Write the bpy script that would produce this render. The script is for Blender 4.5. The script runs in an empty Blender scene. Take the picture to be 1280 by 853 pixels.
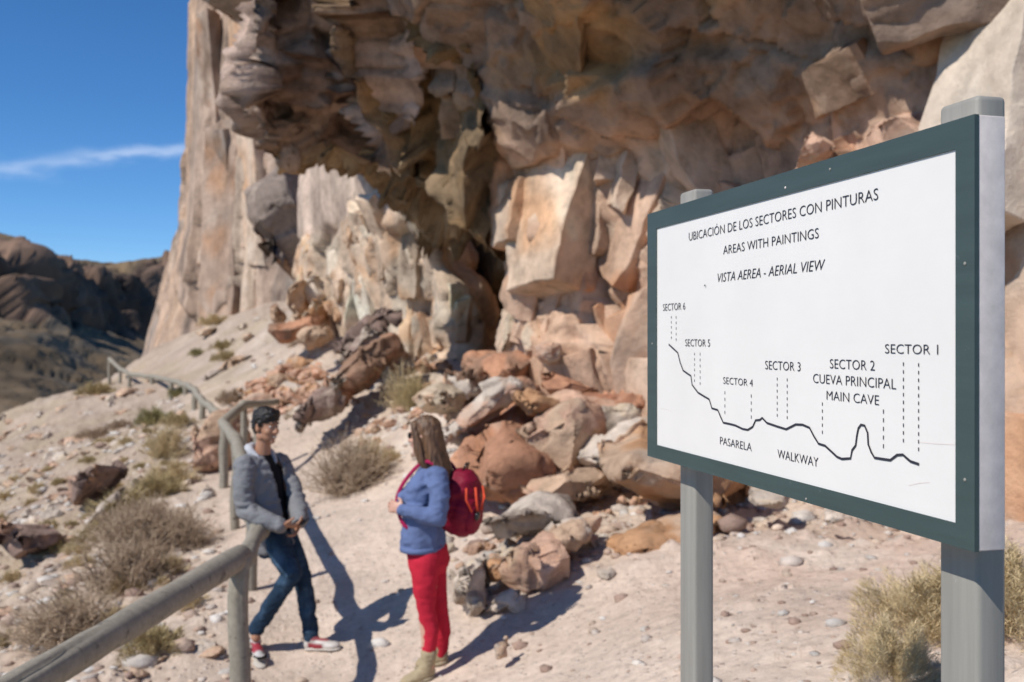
import bpy, bmesh, math, random
import numpy as np
from mathutils import Vector, Matrix

# ------------------------------------------------------------------ camera, sky, sun, exposure
S = bpy.context.scene
C = S.collection
F = 35.0 / 36.0 * 1280.0          # focal length in photograph pixels
CH = 2.1                          # height of the lens over the trail where the two people stand
HZ = 422.0                        # row of the horizon

cam = bpy.data.cameras.new('camera')
cam.lens = 35.0
cam.sensor_width = 36.0
cam.clip_start = 0.05
cam.clip_end = 4000.0
cam.shift_y = -4.5 / 1280.0
cam.dof.use_dof = True
cam.dof.focus_distance = 1.95
cam.dof.aperture_fstop = 4.6
camo = bpy.data.objects.new('camera', cam)
C.objects.link(camo)
camo.location = (0, 0, CH)
camo.rotation_euler = (math.radians(90), 0, 0)
S.camera = camo

SUN_TO = Vector((-0.56, -0.41, 0.72)).normalized()       # towards the sun
sun = bpy.data.lights.new('sun', 'SUN')
sun.energy = 4.0
sun.angle = math.radians(0.53)
sun.color = (1.0, 0.945, 0.87)
suno = bpy.data.objects.new('sun', sun)
C.objects.link(suno)
suno.rotation_euler = SUN_TO.to_track_quat('Z', 'Y').to_euler()
suno.location = (-30, -18, 40)

W = bpy.data.worlds.new('World')
S.world = W
W.use_nodes = True
wn = W.node_tree.nodes
wl = W.node_tree.links
bgn = wn['Background']
sky = wn.new('ShaderNodeTexSky')
sky.sky_type = 'NISHITA'
sky.sun_disc = False
sky.sun_elevation = math.asin(SUN_TO.z)
sky.sun_rotation = math.atan2(SUN_TO.x, SUN_TO.y)
sky.altitude = 3000
sky.air_density = 1.0
sky.dust_density = 0.0
sky.ozone_density = 6.0
bgn.inputs['Strength'].default_value = 0.118
SKY_PARTS = (wn, wl, bgn, sky)

S.view_settings.view_transform = 'Standard'
S.view_settings.look = 'None'
S.view_settings.gamma = 1.0
S.view_settings.use_curve_mapping = False
S.view_settings.exposure = 0.22
S.render.engine = 'CYCLES'
S.cycles.max_bounces = 10
S.cycles.diffuse_bounces = 8
S.cycles.glossy_bounces = 2
S.cycles.use_denoising = True


def math_node(nt, op, a, b=None, c=None):
    n = nt.nodes.new('ShaderNodeMath')
    n.operation = op
    for i, v in enumerate((a, b, c)):
        if v is None:
            continue
        if hasattr(v, 'default_value') or hasattr(v, 'is_linked'):
            nt.links.new(v, n.inputs[i])
        else:
            n.inputs[i].default_value = v
    return n.outputs[0]


def build_clouds():
    # thin wisps of cirrus low over the canyon, fixed to directions of the sky
    nt = W.node_tree
    tc = nt.nodes.new('ShaderNodeTexCoord')
    sp = nt.nodes.new('ShaderNodeSeparateXYZ')
    nt.links.new(tc.outputs['Generated'], sp.inputs[0])
    ysafe = math_node(nt, 'MAXIMUM', sp.outputs[1], 0.05)
    u = math_node(nt, 'DIVIDE', sp.outputs[0], ysafe)
    v = math_node(nt, 'DIVIDE', sp.outputs[2], ysafe)
    comb = nt.nodes.new('ShaderNodeCombineXYZ')
    nt.links.new(u, comb.inputs[0])
    nt.links.new(v, comb.inputs[1])
    total = None
    #            u0     v0    slope  halfu  halfv  seed strength
    for (u0, v0, sl, hu, hv, sd, st) in ((-0.385, 0.1850, 0.10, 0.070, 0.0065, 1.3, 0.85),
                                         (-0.500, 0.1690, 0.10, 0.050, 0.0080, 7.7, 0.60),
                                         (-0.300, 0.1900, 0.05, 0.060, 0.0045, 4.1, 0.40)):
        mp = nt.nodes.new('ShaderNodeMapping')
        mp.inputs['Location'].default_value = (sd, sd * 2, 0)
        mp.inputs['Scale'].default_value = (22, 60, 1)
        nt.links.new(comb.outputs[0], mp.inputs['Vector'])
        nz = nt.nodes.new('ShaderNodeTexNoise')
        nz.inputs['Scale'].default_value = 1.0
        nz.inputs['Detail'].default_value = 4.0
        nt.links.new(mp.outputs[0], nz.inputs['Vector'])
        wob = math_node(nt, 'MULTIPLY', math_node(nt, 'SUBTRACT', nz.outputs[0], 0.5), 0.030)
        du = math_node(nt, 'SUBTRACT', u, u0)
        line = math_node(nt, 'MULTIPLY_ADD', du, sl, v0)
        dv = math_node(nt, 'SUBTRACT', math_node(nt, 'ADD', v, wob), line)
        a = math_node(nt, 'POWER', math_node(nt, 'DIVIDE', dv, hv), 2.0)
        b = math_node(nt, 'POWER', math_node(nt, 'DIVIDE', du, hu), 2.0)
        g = math_node(nt, 'EXPONENT', math_node(nt, 'MULTIPLY', math_node(nt, 'ADD', a, b), -1.0))
        g = math_node(nt, 'MULTIPLY', g, math_node(nt, 'MULTIPLY', nz.outputs[0], 0.62 * st))
        total = g if total is None else math_node(nt, 'ADD', total, g)
    front = math_node(nt, 'GREATER_THAN', sp.outputs[1], 0.06)
    total = math_node(nt, 'MINIMUM', math_node(nt, 'MULTIPLY', total, front), 0.9)
    mx = nt.nodes.new('ShaderNodeMixRGB')
    nt.links.new(total, mx.inputs[0])
    hs = nt.nodes.new('ShaderNodeHueSaturation')          # clear, dry high-desert air: a deeper blue
    hs.inputs['Saturation'].default_value = 1.17
    nt.links.new(sky.outputs[0], hs.inputs['Color'])
    nt.links.new(hs.outputs[0], mx.inputs[1])
    mx.inputs[2].default_value = (8.6, 9.0, 9.6, 1)
    nt.links.new(mx.outputs[0], bgn.inputs['Color'])


build_clouds()

# ------------------------------------------------------------------ numpy noise
def _hash(ix, iy, iz, seed):
    h = (ix.astype(np.int64) * 374761393 + iy.astype(np.int64) * 668265263 + iz.astype(np.int64) * 2147483647
         + seed * 974711) & 0xFFFFFFFF
    h = ((h ^ (h >> 13)) * 1274126177) & 0xFFFFFFFF
    h = ((h ^ (h >> 16)) * 2246822519) & 0xFFFFFFFF
    h = h ^ (h >> 15)
    return (h & 0xFFFFFF) / float(0xFFFFFF)


def vnoise(p, seed=0):
    """value noise in -1..1 at points p (n,3)"""
    i = np.floor(p)
    f = p - i
    f = f * f * f * (f * (f * 6 - 15) + 10)
    i = i.astype(np.int64)
    out = 0
    for dx in (0, 1):
        wx = f[:, 0] if dx else 1 - f[:, 0]
        for dy in (0, 1):
            wy = f[:, 1] if dy else 1 - f[:, 1]
            for dz in (0, 1):
                wz = f[:, 2] if dz else 1 - f[:, 2]
                out = out + wx * wy * wz * _hash(i[:, 0] + dx, i[:, 1] + dy, i[:, 2] + dz, seed)
    return out * 2 - 1


def fbm(p, scale=1.0, octaves=4, seed=0, gain=0.5):
    p = np.asarray(p, float)
    a, s, out, tot = 1.0, scale, 0, 0
    for o in range(octaves):
        out = out + a * vnoise(p * s + 17.3 * o, seed + o)
        tot += a
        a *= gain
        s *= 2.03
    return out / tot


def voronoi(p, scale=1.0, seed=0, stretch=(1, 1, 1)):
    """(offset to the nearest seed, its three random numbers, distance to the cell border)"""
    q = np.asarray(p, float) * scale * np.asarray(stretch, float)
    i = np.floor(q).astype(np.int64)
    n = len(q)
    d1 = np.full(n, 1e9)
    d2 = np.full(n, 1e9)
    off = np.zeros((n, 3))
    rnd = np.zeros((n, 3))
    for dx in (-1, 0, 1):
        for dy in (-1, 0, 1):
            for dz in (-1, 0, 1):
                c = i + np.array((dx, dy, dz))
                sx = c[:, 0] + _hash(c[:, 0], c[:, 1], c[:, 2], seed)
                sy = c[:, 1] + _hash(c[:, 0], c[:, 1], c[:, 2], seed + 11)
                sz = c[:, 2] + _hash(c[:, 0], c[:, 1], c[:, 2], seed + 23)
                o = q - np.stack((sx, sy, sz), 1)
                d = np.sqrt((o * o).sum(1))
                near = d < d1
                d2 = np.where(near, d1, np.minimum(d2, d))
                d1 = np.where(near, d, d1)
                off[near] = o[near]
                if near.any():
                    cn = c[near]
                    for k in range(3):
                        rnd[near, k] = _hash(cn[:, 0], cn[:, 1], cn[:, 2], seed + 101 + k)
    return off / scale, rnd, (d2 - d1) / scale


def facets(p, scale, seed, amp, tilt, crack=0.0, cw=0.05, stretch=(1, 1, 1)):
    """broken-rock relief: every cell is a plane of its own height and tilt"""
    off, rnd, edge = voronoi(p, scale, seed, stretch)
    t = rnd * 2 - 1
    d = amp * t[:, 0] + tilt * (t * off[:, [1, 2, 0]]).sum(1)
    if crack:
        d = d - crack * np.exp(-(edge / cw) ** 2)
    return d, rnd


def planes(p, scale, seed, g, stretch=(1, 1, 1), warp=0.0, step=0.0):
    """piecewise flat version of a smooth relief g: in every cell the relief is replaced by its tangent plane, so that
    flat faces meet in sharp creases and small ledges, as in broken tuff; step adds a random ledge height"""
    p = np.asarray(p, float)
    q = p
    if warp:
        q = p + warp * np.stack([fbm(p, 0.9 * scale, 3, seed + 70 + k) for k in range(3)], 1)
    off, rnd, edge = voronoi(q, scale, seed, stretch)
    o = off / np.asarray(stretch, float)
    s = q - o
    # one evaluation per cell
    key = np.round(s * 1000).astype(np.int64)
    _, first, inv = np.unique(key, axis=0, return_index=True, return_inverse=True)
    inv = np.ravel(inv)
    s1 = s[first]
    e = 0.22 / scale
    g0 = g(s1)
    gr = np.stack([(g(s1 + np.eye(3)[k] * e) - g(s1 - np.eye(3)[k] * e)) / (2 * e) for k in range(3)], 1)
    d = g0[inv] + (gr[inv] * o).sum(1) + step * (rnd[:, 0] * 2 - 1)
    return d, rnd, edge


def chisel(p, scale, seed, amp, tilt, curve=0.25, stretch=(1, 1, 1), concave=False):
    """continuous relief of flat planes that meet in sharp ridges (or, concave, in sharp creases)"""
    q = np.asarray(p, float) * scale * np.asarray(stretch, float)
    i = np.floor(q).astype(np.int64)
    best = np.full(len(q), -1e9)
    rnd = np.zeros(len(q))
    for dx in (-1, 0, 1):
        for dy in (-1, 0, 1):
            for dz in (-1, 0, 1):
                c = i + np.array((dx, dy, dz))
                h = [_hash(c[:, 0], c[:, 1], c[:, 2], seed + 13 * k) for k in range(7)]
                o = q - np.stack((c[:, 0] + h[0], c[:, 1] + h[1], c[:, 2] + h[2]), 1)
                v = amp * (h[3] * 2 - 1) + (tilt / scale) * ((h[4] * 2 - 1) * o[:, 0] + (h[5] * 2 - 1) * o[:, 1] + (h[6] * 2 - 1) * o[:, 2]) \
                    - (curve / scale) * (o * o).sum(1)
                near = v > best
                best = np.where(near, v, best)
                rnd = np.where(near, h[5], rnd)
    best = best - np.median(best)
    return (-best if concave else best), rnd


# ------------------------------------------------------------------ objects
def P(px, py, d):
    """the point that stands at distance d (along the view axis) on the sight line through a photograph pixel"""
    return np.array(((px - 640.0) / F * d, d, CH + (HZ - py) / F * d))


def tag(o, label=None, cat=None, group=None, kind=None):
    if label:
        o['label'] = label
    if cat:
        o['category'] = cat
    if group:
        o['group'] = group
    if kind:
        o['kind'] = kind
    return o


def empty(name, loc=(0, 0, 0), rz=0.0):
    o = bpy.data.objects.new(name, None)
    o.empty_display_size = 0.1
    C.objects.link(o)
    o.location = loc
    o.rotation_euler = (0, 0, rz)
    return o


def link(name, me, mat=None, parent=None):
    o = bpy.data.objects.new(name, me)
    C.objects.link(o)
    if mat is not None:
        me.materials.clear()
        me.materials.append(mat)
    if parent is not None:
        o.parent = parent
    return o


def mesh_np(name, v, f, col=None, smooth=True):
    """mesh from numpy vertices and faces (one array of equal-sized faces, or a list)"""
    me = bpy.data.meshes.new(name)
    v = np.asarray(v, float)
    if isinstance(f, np.ndarray):
        k = f.shape[1]
        me.vertices.add(len(v))
        me.vertices.foreach_set('co', v.astype(np.float32).ravel())
        me.loops.add(f.size)
        me.loops.foreach_set('vertex_index', f.astype(np.int32).ravel())
        me.polygons.add(len(f))
        me.polygons.foreach_set('loop_start', np.arange(0, f.size, k, dtype=np.int32))
        me.update(calc_edges=True)
        me.validate()
    else:
        me.from_pydata([tuple(x) for x in v], [], [tuple(x) for x in f])
    if smooth:
        me.polygons.foreach_set('use_smooth', np.ones(len(me.polygons), bool))
    if col is not None:
        set_col(me, col)
    return me


def set_col(me, col):
    a = me.attributes.get('Col') or me.attributes.new('Col', 'FLOAT_COLOR', 'POINT')
    c = np.ones((len(me.vertices), 4), np.float32)
    c[:, :3] = col
    a.data.foreach_set('color', c.ravel())


def co_of(me):
    a = np.empty(len(me.vertices) * 3, np.float32)
    me.vertices.foreach_get('co', a)
    return a.reshape(-1, 3).astype(float)


def set_co(me, v):
    me.vertices.foreach_set('co', np.asarray(v, np.float32).ravel())
    me.update()


def normals_of(me):
    a = np.empty(len(me.vertices) * 3, np.float32)
    me.vertex_normals.foreach_get('vector', a)
    return a.reshape(-1, 3).astype(float)


def grid_faces(nu, nv):
    i = np.arange(nu * nv).reshape(nv, nu)
    return np.stack((i[:-1, :-1], i[:-1, 1:], i[1:, 1:], i[1:, :-1]), -1).reshape(-1, 4)


def evaluated(o):
    """mesh of an object with its modifiers, the object itself removed"""
    dg = bpy.context.evaluated_depsgraph_get()
    me = bpy.data.meshes.new_from_object(o.evaluated_get(dg))
    old = o.data
    bpy.data.objects.remove(o)
    bpy.data.meshes.remove(old)
    return me


def remeshed(me, voxel, smooth=0, name='shape'):
    o = bpy.data.objects.new('shape', me)
    C.objects.link(o)
    m = o.modifiers.new('r', 'REMESH')
    m.mode = 'VOXEL'
    m.voxel_size = voxel
    if smooth:
        s = o.modifiers.new('s', 'SMOOTH')
        s.iterations = smooth
        s.factor = 0.5
    out = evaluated(o)
    out.name = name
    out.polygons.foreach_set('use_smooth', np.ones(len(out.polygons), bool))
    return out


class MB:
    """collects simple closed shapes for one mesh"""
    def __init__(s):
        s.v = []
        s.f = []

    def add(s, v, f):
        b = len(s.v)
        s.v += [tuple(x) for x in v]
        s.f += [tuple(i + b for i in q) for q in f]
        return s

    def box(s, c, size, rz=0.0):
        hx, hy, hz = size[0] / 2, size[1] / 2, size[2] / 2
        ca, sa = math.cos(rz), math.sin(rz)
        v = []
        for z in (-hz, hz):
            for x, y in ((-hx, -hy), (hx, -hy), (hx, hy), (-hx, hy)):
                v.append((c[0] + x * ca - y * sa, c[1] + x * sa + y * ca, c[2] + z))
        return s.add(v, [(3, 2, 1, 0), (4, 5, 6, 7), (0, 1, 5, 4), (1, 2, 6, 5), (2, 3, 7, 6), (3, 0, 4, 7)])

    def tube(s, pts, rad, n=12, cap=True, flat=1.0, up=None):
        pts = [Vector(p) for p in pts]
        if not hasattr(rad, '__len__'):
            rad = [rad] * len(pts)
        v, f = [], []
        ref = Vector(up) if up is not None else None
        for i, p in enumerate(pts):
            a = pts[max(i - 1, 0)]
            b = pts[min(i + 1, len(pts) - 1)]
            t = (b - a).normalized()
            r0 = ref if ref is not None else (Vector((0, 0, 1)) if abs(t.z) < 0.9 else Vector((1, 0, 0)))
            e1 = t.cross(r0).normalized()
            e2 = e1.cross(t).normalized()
            for k in range(n):
                an = 2 * math.pi * k / n
                v.append(p + e1 * (rad[i] * math.cos(an)) + e2 * (rad[i] * flat * math.sin(an)))
        m = len(pts)
        for i in range(m - 1):
            for k in range(n):
                f.append((i * n + k, i * n + (k + 1) % n, (i + 1) * n + (k + 1) % n, (i + 1) * n + k))
        if cap:
            f.append(tuple(range(n - 1, -1, -1)))
            f.append(tuple((m - 1) * n + k for k in range(n)))
        return s.add(v, f)

    def ball(s, c, r, n=14, m=9, axes=None):
        r = (r, r, r) if not hasattr(r, '__len__') else r
        A = np.eye(3) if axes is None else np.array([list(Vector(a).normalized()) for a in axes])
        v, f = [], []
        c = np.array(list(c), float)
        for j in range(1, m):
            th = math.pi * j / m
            for k in range(n):
                ph = 2 * math.pi * k / n
                l = np.array((math.sin(th) * math.cos(ph) * r[0], math.sin(th) * math.sin(ph) * r[1], math.cos(th) * r[2]))
                v.append(c + l @ A)
        top, bot = len(v), len(v) + 1
        v.append(c + np.array((0, 0, r[2])) @ A)
        v.append(c - np.array((0, 0, r[2])) @ A)
        for j in range(m - 2):
            for k in range(n):
                f.append((j * n + k, (j + 1) * n + k, (j + 1) * n + (k + 1) % n, j * n + (k + 1) % n))
        for k in range(n):
            f.append((top, k, (k + 1) % n))
            f.append((bot, (m - 2) * n + (k + 1) % n, (m - 2) * n + k))
        return s.add(v, f)

    def capsule(s, a, b, ra, rb, n=12, k=4):
        """tapered limb with round ends"""
        a, b = Vector(a), Vector(b)
        t = (b - a).normalized()
        pts, rad = [], []
        for i in range(k + 1):
            an = math.pi / 2 * i / k
            pts.append(a - t * ra * math.cos(an))
            rad.append(max(ra * math.sin(an), 1e-4))
        for i in range(k, -1, -1):
            an = math.pi / 2 * i / k
            pts.append(b + t * rb * math.cos(an))
            rad.append(max(rb * math.sin(an), 1e-4))
        return s.tube(pts, rad, n)

    def chain(s, pts, rad, n=12):
        for i in range(len(pts) - 1):
            s.capsule(pts[i], pts[i + 1], rad[i], rad[i + 1], n)
        return s

    def loft(s, secs, n=24):
        """secs: list of (centre, axis1*half, axis2*half) ellipses, closed at both ends"""
        v, f = [], []
        for c, a, b in secs:
            c, a, b = np.array(list(c)), np.array(list(a)), np.array(list(b))
            for k in range(n):
                an = 2 * math.pi * k / n
                v.append(c + a * math.cos(an) + b * math.sin(an))
        m = len(secs)
        for i in range(m - 1):
            for k in range(n):
                f.append((i * n + k, i * n + (k + 1) % n, (i + 1) * n + (k + 1) % n, (i + 1) * n + k))
        f.append(tuple(range(n - 1, -1, -1)))
        f.append(tuple((m - 1) * n + k for k in range(n)))
        return s.add(v, f)

    def mesh(s, name='shape', smooth=True):
        me = mesh_np(name, np.array([tuple(x) for x in s.v]), s.f, smooth=smooth)
        bm = bmesh.new()
        bm.from_mesh(me)
        bmesh.ops.recalc_face_normals(bm, faces=bm.faces)
        bm.to_mesh(me)
        bm.free()
        return me

    def build(s, name, mat, parent=None, smooth=True, bevel=0.0):
        me = s.mesh(name, smooth)
        if bevel:
            o = bpy.data.objects.new('shape', me)
            C.objects.link(o)
            b = o.modifiers.new('b', 'BEVEL')
            b.width = bevel
            b.segments = 3
            b.limit_method = 'ANGLE'
            me = evaluated(o)
            me.name = name
            me.polygons.foreach_set('use_smooth', np.ones(len(me.polygons), bool))
            me.set_sharp_from_angle(angle=math.radians(50))
        return link(name, me, mat, parent)


# ------------------------------------------------------------------ materials
def srgb(r, g, b):
    f = lambda c: (c / 255 / 12.92) if c / 255 <= 0.04045 else ((c / 255 + 0.055) / 1.055) ** 2.4
    return (f(r), f(g), f(b))


def new_mat(name, rough=0.9, spec=0.2):
    m = bpy.data.materials.new(name)
    m.use_nodes = True
    b = m.node_tree.nodes['Principled BSDF']
    b.inputs['Roughness'].default_value = rough
    b.inputs['Specular IOR Level'].default_value = spec
    return m, m.node_tree, b


def noise_node(nt, vec, scale, detail=4, rough=0.55, dist=0.0):
    n = nt.nodes.new('ShaderNodeTexNoise')
    n.inputs['Scale'].default_value = scale
    n.inputs['Detail'].default_value = detail
    n.inputs['Roughness'].default_value = rough
    n.inputs['Distortion'].default_value = dist
    nt.links.new(vec, n.inputs['Vector'])
    return n.outputs[0]


def ramp(nt, fac, stops):
    r = nt.nodes.new('ShaderNodeValToRGB')
    e = r.color_ramp.elements
    while len(e) < len(stops):
        e.new(0.5)
    for k, (p, c) in enumerate(stops):
        e[k].position = p
        e[k].color = (c, c, c, 1) if not hasattr(c, '__len__') else (*c, 1)
    nt.links.new(fac, r.inputs[0])
    return r.outputs[0]


def mix(nt, fac, a, b, mode='MIX'):
    n = nt.nodes.new('ShaderNodeMixRGB')
    n.blend_type = mode
    for i, v in enumerate((fac, a, b)):
        if hasattr(v, 'is_linked'):
            nt.links.new(v, n.inputs[i])
        elif hasattr(v, '__len__'):
            n.inputs[i].default_value = (*v[:3], 1)
        else:
            n.inputs[i].default_value = v
    return n.outputs[0]


def bump(nt, b, h, strength=0.5, dist=0.02):
    n = nt.nodes.new('ShaderNodeBump')
    n.inputs['Strength'].default_value = strength
    n.inputs['Distance'].default_value = dist
    nt.links.new(h, n.inputs['Height'])
    nt.links.new(n.outputs[0], b.inputs['Normal'])


def position(nt, scale=(1, 1, 1)):
    g = nt.nodes.new('ShaderNodeNewGeometry')
    m = nt.nodes.new('ShaderNodeMapping')
    m.inputs['Scale'].default_value = scale
    nt.links.new(g.outputs['Position'], m.inputs[0])
    return m.outputs[0]


def objcoord(nt, scale=(1, 1, 1)):
    g = nt.nodes.new('ShaderNodeTexCoord')
    m = nt.nodes.new('ShaderNodeMapping')
    m.inputs['Scale'].default_value = scale
    nt.links.new(g.outputs['Object'], m.inputs[0])
    return m.outputs[0]


def attr_col(nt):
    a = nt.nodes.new('ShaderNodeAttribute')
    a.attribute_name = 'Col'
    return a.outputs['Color']


def rock_material(name, fine=9.0, streak=None, contrast=0.35, bdist=0.03, crust=0.25):
    m, nt, b = new_mat(name, 0.95, 0.12)
    pos = position(nt)
    col = attr_col(nt)
    n1 = noise_node(nt, pos, fine * 0.25, 5, 0.6)
    n2 = noise_node(nt, pos, fine, 6, 0.7)
    v1 = ramp(nt, n1, [(0.28, 1 - contrast), (0.72, 1 + contrast * 0.55)])
    col = mix(nt, 1.0, col, v1, 'MULTIPLY')
    v2 = ramp(nt, n2, [(0.25, 1 - contrast), (0.5, 1.0), (0.8, 1 + contrast * 0.4)])
    col = mix(nt, 1.0, col, v2, 'MULTIPLY')
    if streak:
        s1 = noise_node(nt, position(nt, streak), 1.0, 4, 0.6)
        v3 = ramp(nt, s1, [(0.3, 0.72), (0.5, 1.0), (0.7, 1.12)])
        col = mix(nt, 1.0, col, v3, 'MULTIPLY')
    if crust:
        n3 = noise_node(nt, pos, fine * 0.16, 6, 0.65, 0.4)
        k = ramp(nt, n3, [(0.56, 0.0), (0.64, crust)])
        col = mix(nt, k, col, (0.60, 0.50, 0.40))
    nt.links.new(col, b.inputs['Base Color'])
    n4 = noise_node(nt, pos, fine * 1.7, 8, 0.7)
    bump(nt, b, n4, 0.7, bdist)
    return m

# ------------------------------------------------------------------ the cliff
PINK = np.array((0.56, 0.375, 0.265))
PALE = np.array((0.61, 0.48, 0.36))
OCHRE = np.array((0.40, 0.245, 0.115))
BROWN = np.array((0.17, 0.105, 0.068))
GREY = np.array((0.35, 0.295, 0.255))
ORANGE = np.array((0.50, 0.285, 0.155))
PURPLE = np.array((0.285, 0.20, 0.165))
RED = np.array((0.49, 0.255, 0.155))
TAN = np.array((0.55, 0.385, 0.265))


def lerpc(a, b, t):
    t = np.clip(t, 0, 1)[:, None]
    return np.asarray(a) * (1 - t) + np.asarray(b) * t


def sstep(x, a, b):
    t = np.clip((x - a) / (b - a), 0, 1)
    return t * t * (3 - 2 * t)


def upsample(rows, step):
    g = np.array(rows, float)
    R, K = g.shape[:2]
    lr = np.concatenate(([0], np.cumsum(np.linalg.norm(np.diff(g, axis=0), axis=2).mean(1))))
    lc = np.concatenate(([0], np.cumsum(np.linalg.norm(np.diff(g, axis=1), axis=2).mean(0))))
    nv = max(int(lr[-1] / step), 4)
    nu = max(int(lc[-1] / step), 4)
    tv = np.linspace(0, lr[-1], nv)
    tu = np.linspace(0, lc[-1], nu)
    a = np.stack([[np.interp(tv, lr, g[:, c, k]) for k in range(3)] for c in range(K)])     # K,3,nv
    out = np.stack([[np.interp(tu, lc, a[:, k, j]) for k in range(3)] for j in range(nv)])  # nv,3,nu
    uv = np.stack(np.meshgrid(np.interp(tu, lc, np.arange(K)), np.interp(tv, lr, np.arange(R))), -1)
    return out.transpose(0, 2, 1), uv


def split_block(rng, size, cuts):
    """a block of rock with flat split faces: a skewed box cut by planes, edges slightly worn"""
    bm = bmesh.new()
    bmesh.ops.create_cube(bm, size=1.0)
    K = Matrix(((1, rng.uniform(-.22, .22), rng.uniform(-.18, .18)), (rng.uniform(-.22, .22), 1, rng.uniform(-.2, .2)), (rng.uniform(-.2, .2), rng.uniform(-.22, .22), 1)))
    for v in bm.verts:
        v.co = K @ Vector((v.co.x * size[0], v.co.y * size[1], v.co.z * size[2]))
    m = min(size)
    for k in range(cuts):
        n = Vector((rng.gauss(0, 1) / size[0], rng.gauss(-.25, 1) / size[1], rng.gauss(0, 1) / size[2])).normalized()
        h = max((v.co.dot(n) for v in bm.verts))
        r = bmesh.ops.bisect_plane(bm, geom=bm.verts[:] + bm.edges[:] + bm.faces[:], plane_co=n * (h - rng.uniform(.06, .30) * m), plane_no=n, clear_outer=True)
        ed = [g for g in r['geom_cut'] if isinstance(g, bmesh.types.BMEdge)]
        if ed:
            bmesh.ops.contextual_create(bm, geom=ed)
    bmesh.ops.remove_doubles(bm, verts=bm.verts, dist=0.01 * m)
    try:
        bmesh.ops.bevel(bm, geom=bm.edges[:], offset=0.022 * m, segments=1, affect='EDGES', profile=0.5)
    except Exception:
        pass
    bmesh.ops.triangulate(bm, faces=bm.faces)
    for k in range(3):                                  # even out the triangles, then roughen the split faces
        L = 0.30 * m * 1.3 ** (2 - k)
        long_ = [e for e in bm.edges if e.calc_length() > L]
        if not long_:
            break
        bmesh.ops.subdivide_edges(bm, edges=long_, cuts=1)
        bmesh.ops.triangulate(bm, faces=[f for f in bm.faces if len(f.verts) > 3])
    bmesh.ops.recalc_face_normals(bm, faces=bm.faces)
    v = np.array([x.co[:] for x in bm.verts])
    bm.verts.index_update()
    f = [[x.index for x in q.verts] for q in bm.faces]
    bm.free()
    return v, f


def build_blocks(name, q, n, uv, col, mat, count=100, size=(0.5, 1.4), shape=(1, .6, 1.3), seed=1, zone=None, up=(0, 0, 1), proud=0.22, tilt=0.25, gap=0.55, cuts=7, rough=0.09):
    """the jointed face of the cliff: flat-faced blocks let into the relief, all of one piece with it"""
    rng = random.Random(seed)
    ok = np.arange(len(q))
    if zone is not None:
        ok = ok[zone(q, uv)]
    V, Fc, K, taken = [], [], [], []
    nb = 0
    tries = 0
    while len(taken) < count and tries < count * 30 and len(ok):
        tries += 1
        i = ok[rng.randrange(len(ok))]
        s = size[0] + (size[1] - size[0]) * rng.random() ** 2.0
        c = q[i]
        if any((c[0] - t[0]) ** 2 + (c[1] - t[1]) ** 2 + (c[2] - t[2]) ** 2 < (gap * (s + t[3]) / 2) ** 2 for t in taken):
            continue
        taken.append((c[0], c[1], c[2], s))
        dims = (s * shape[0] * rng.uniform(.7, 1.3), s * shape[1] * rng.uniform(.8, 1.2), s * shape[2] * rng.uniform(.7, 1.4))
        v, f = split_block(rng, dims, cuts)
        y = Vector(-n[i]) + Vector((rng.gauss(0, 1), rng.gauss(0, 1), rng.gauss(0, 1))) * tilt
        y.normalize()
        z = Vector(up) + Vector((rng.gauss(0, 1), rng.gauss(0, 1), rng.gauss(0, 1))) * 0.18
        z = (z - y * z.dot(y)).normalized()
        x = y.cross(z)
        M = np.array((x[:], y[:], z[:]))
        w = v @ M + c + np.array(y[:]) * (dims[1] * (0.5 - proud * rng.uniform(.5, 1.3)))
        V.append(w)
        Fc += [[k + nb for k in t] for t in f]
        nb += len(w)
        cc = col[i] * rng.uniform(.86, 1.12)
        K.append(np.repeat(cc[None], len(w), 0))
    if not V:
        return
    v = np.concatenate(V)
    k = np.concatenate(K)
    w = rough * np.stack([fbm(v, 1.9, 4, 300 + j, 0.55) for j in range(3)], 1)
    k = k * (1 + 0.24 * fbm(v, 1.1, 4, 310))[:, None]
    k = k * lerpc((1, 1, 1), (1.06, 0.86, 0.70), sstep(fbm(v, 0.8, 4, 320), 0.02, 0.35))
    k = k * lerpc((1, 1, 1), (1.10, 1.16, 1.20), sstep(fbm(v, 1.4, 4, 330), 0.12, 0.40))
    k = np.minimum(k * lerpc((1, 1, 1), (0.62, 0.58, 0.55), sstep(fbm(v * np.array((1, 1, .35)), 1.3, 4, 340), 0.22, 0.48)), 0.72)
    me = mesh_np(name, v + w, Fc, k, smooth=True)
    me.set_sharp_from_angle(angle=math.radians(28))
    o = link(name, me, mat)
    o['kind'] = 'structure'


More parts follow.
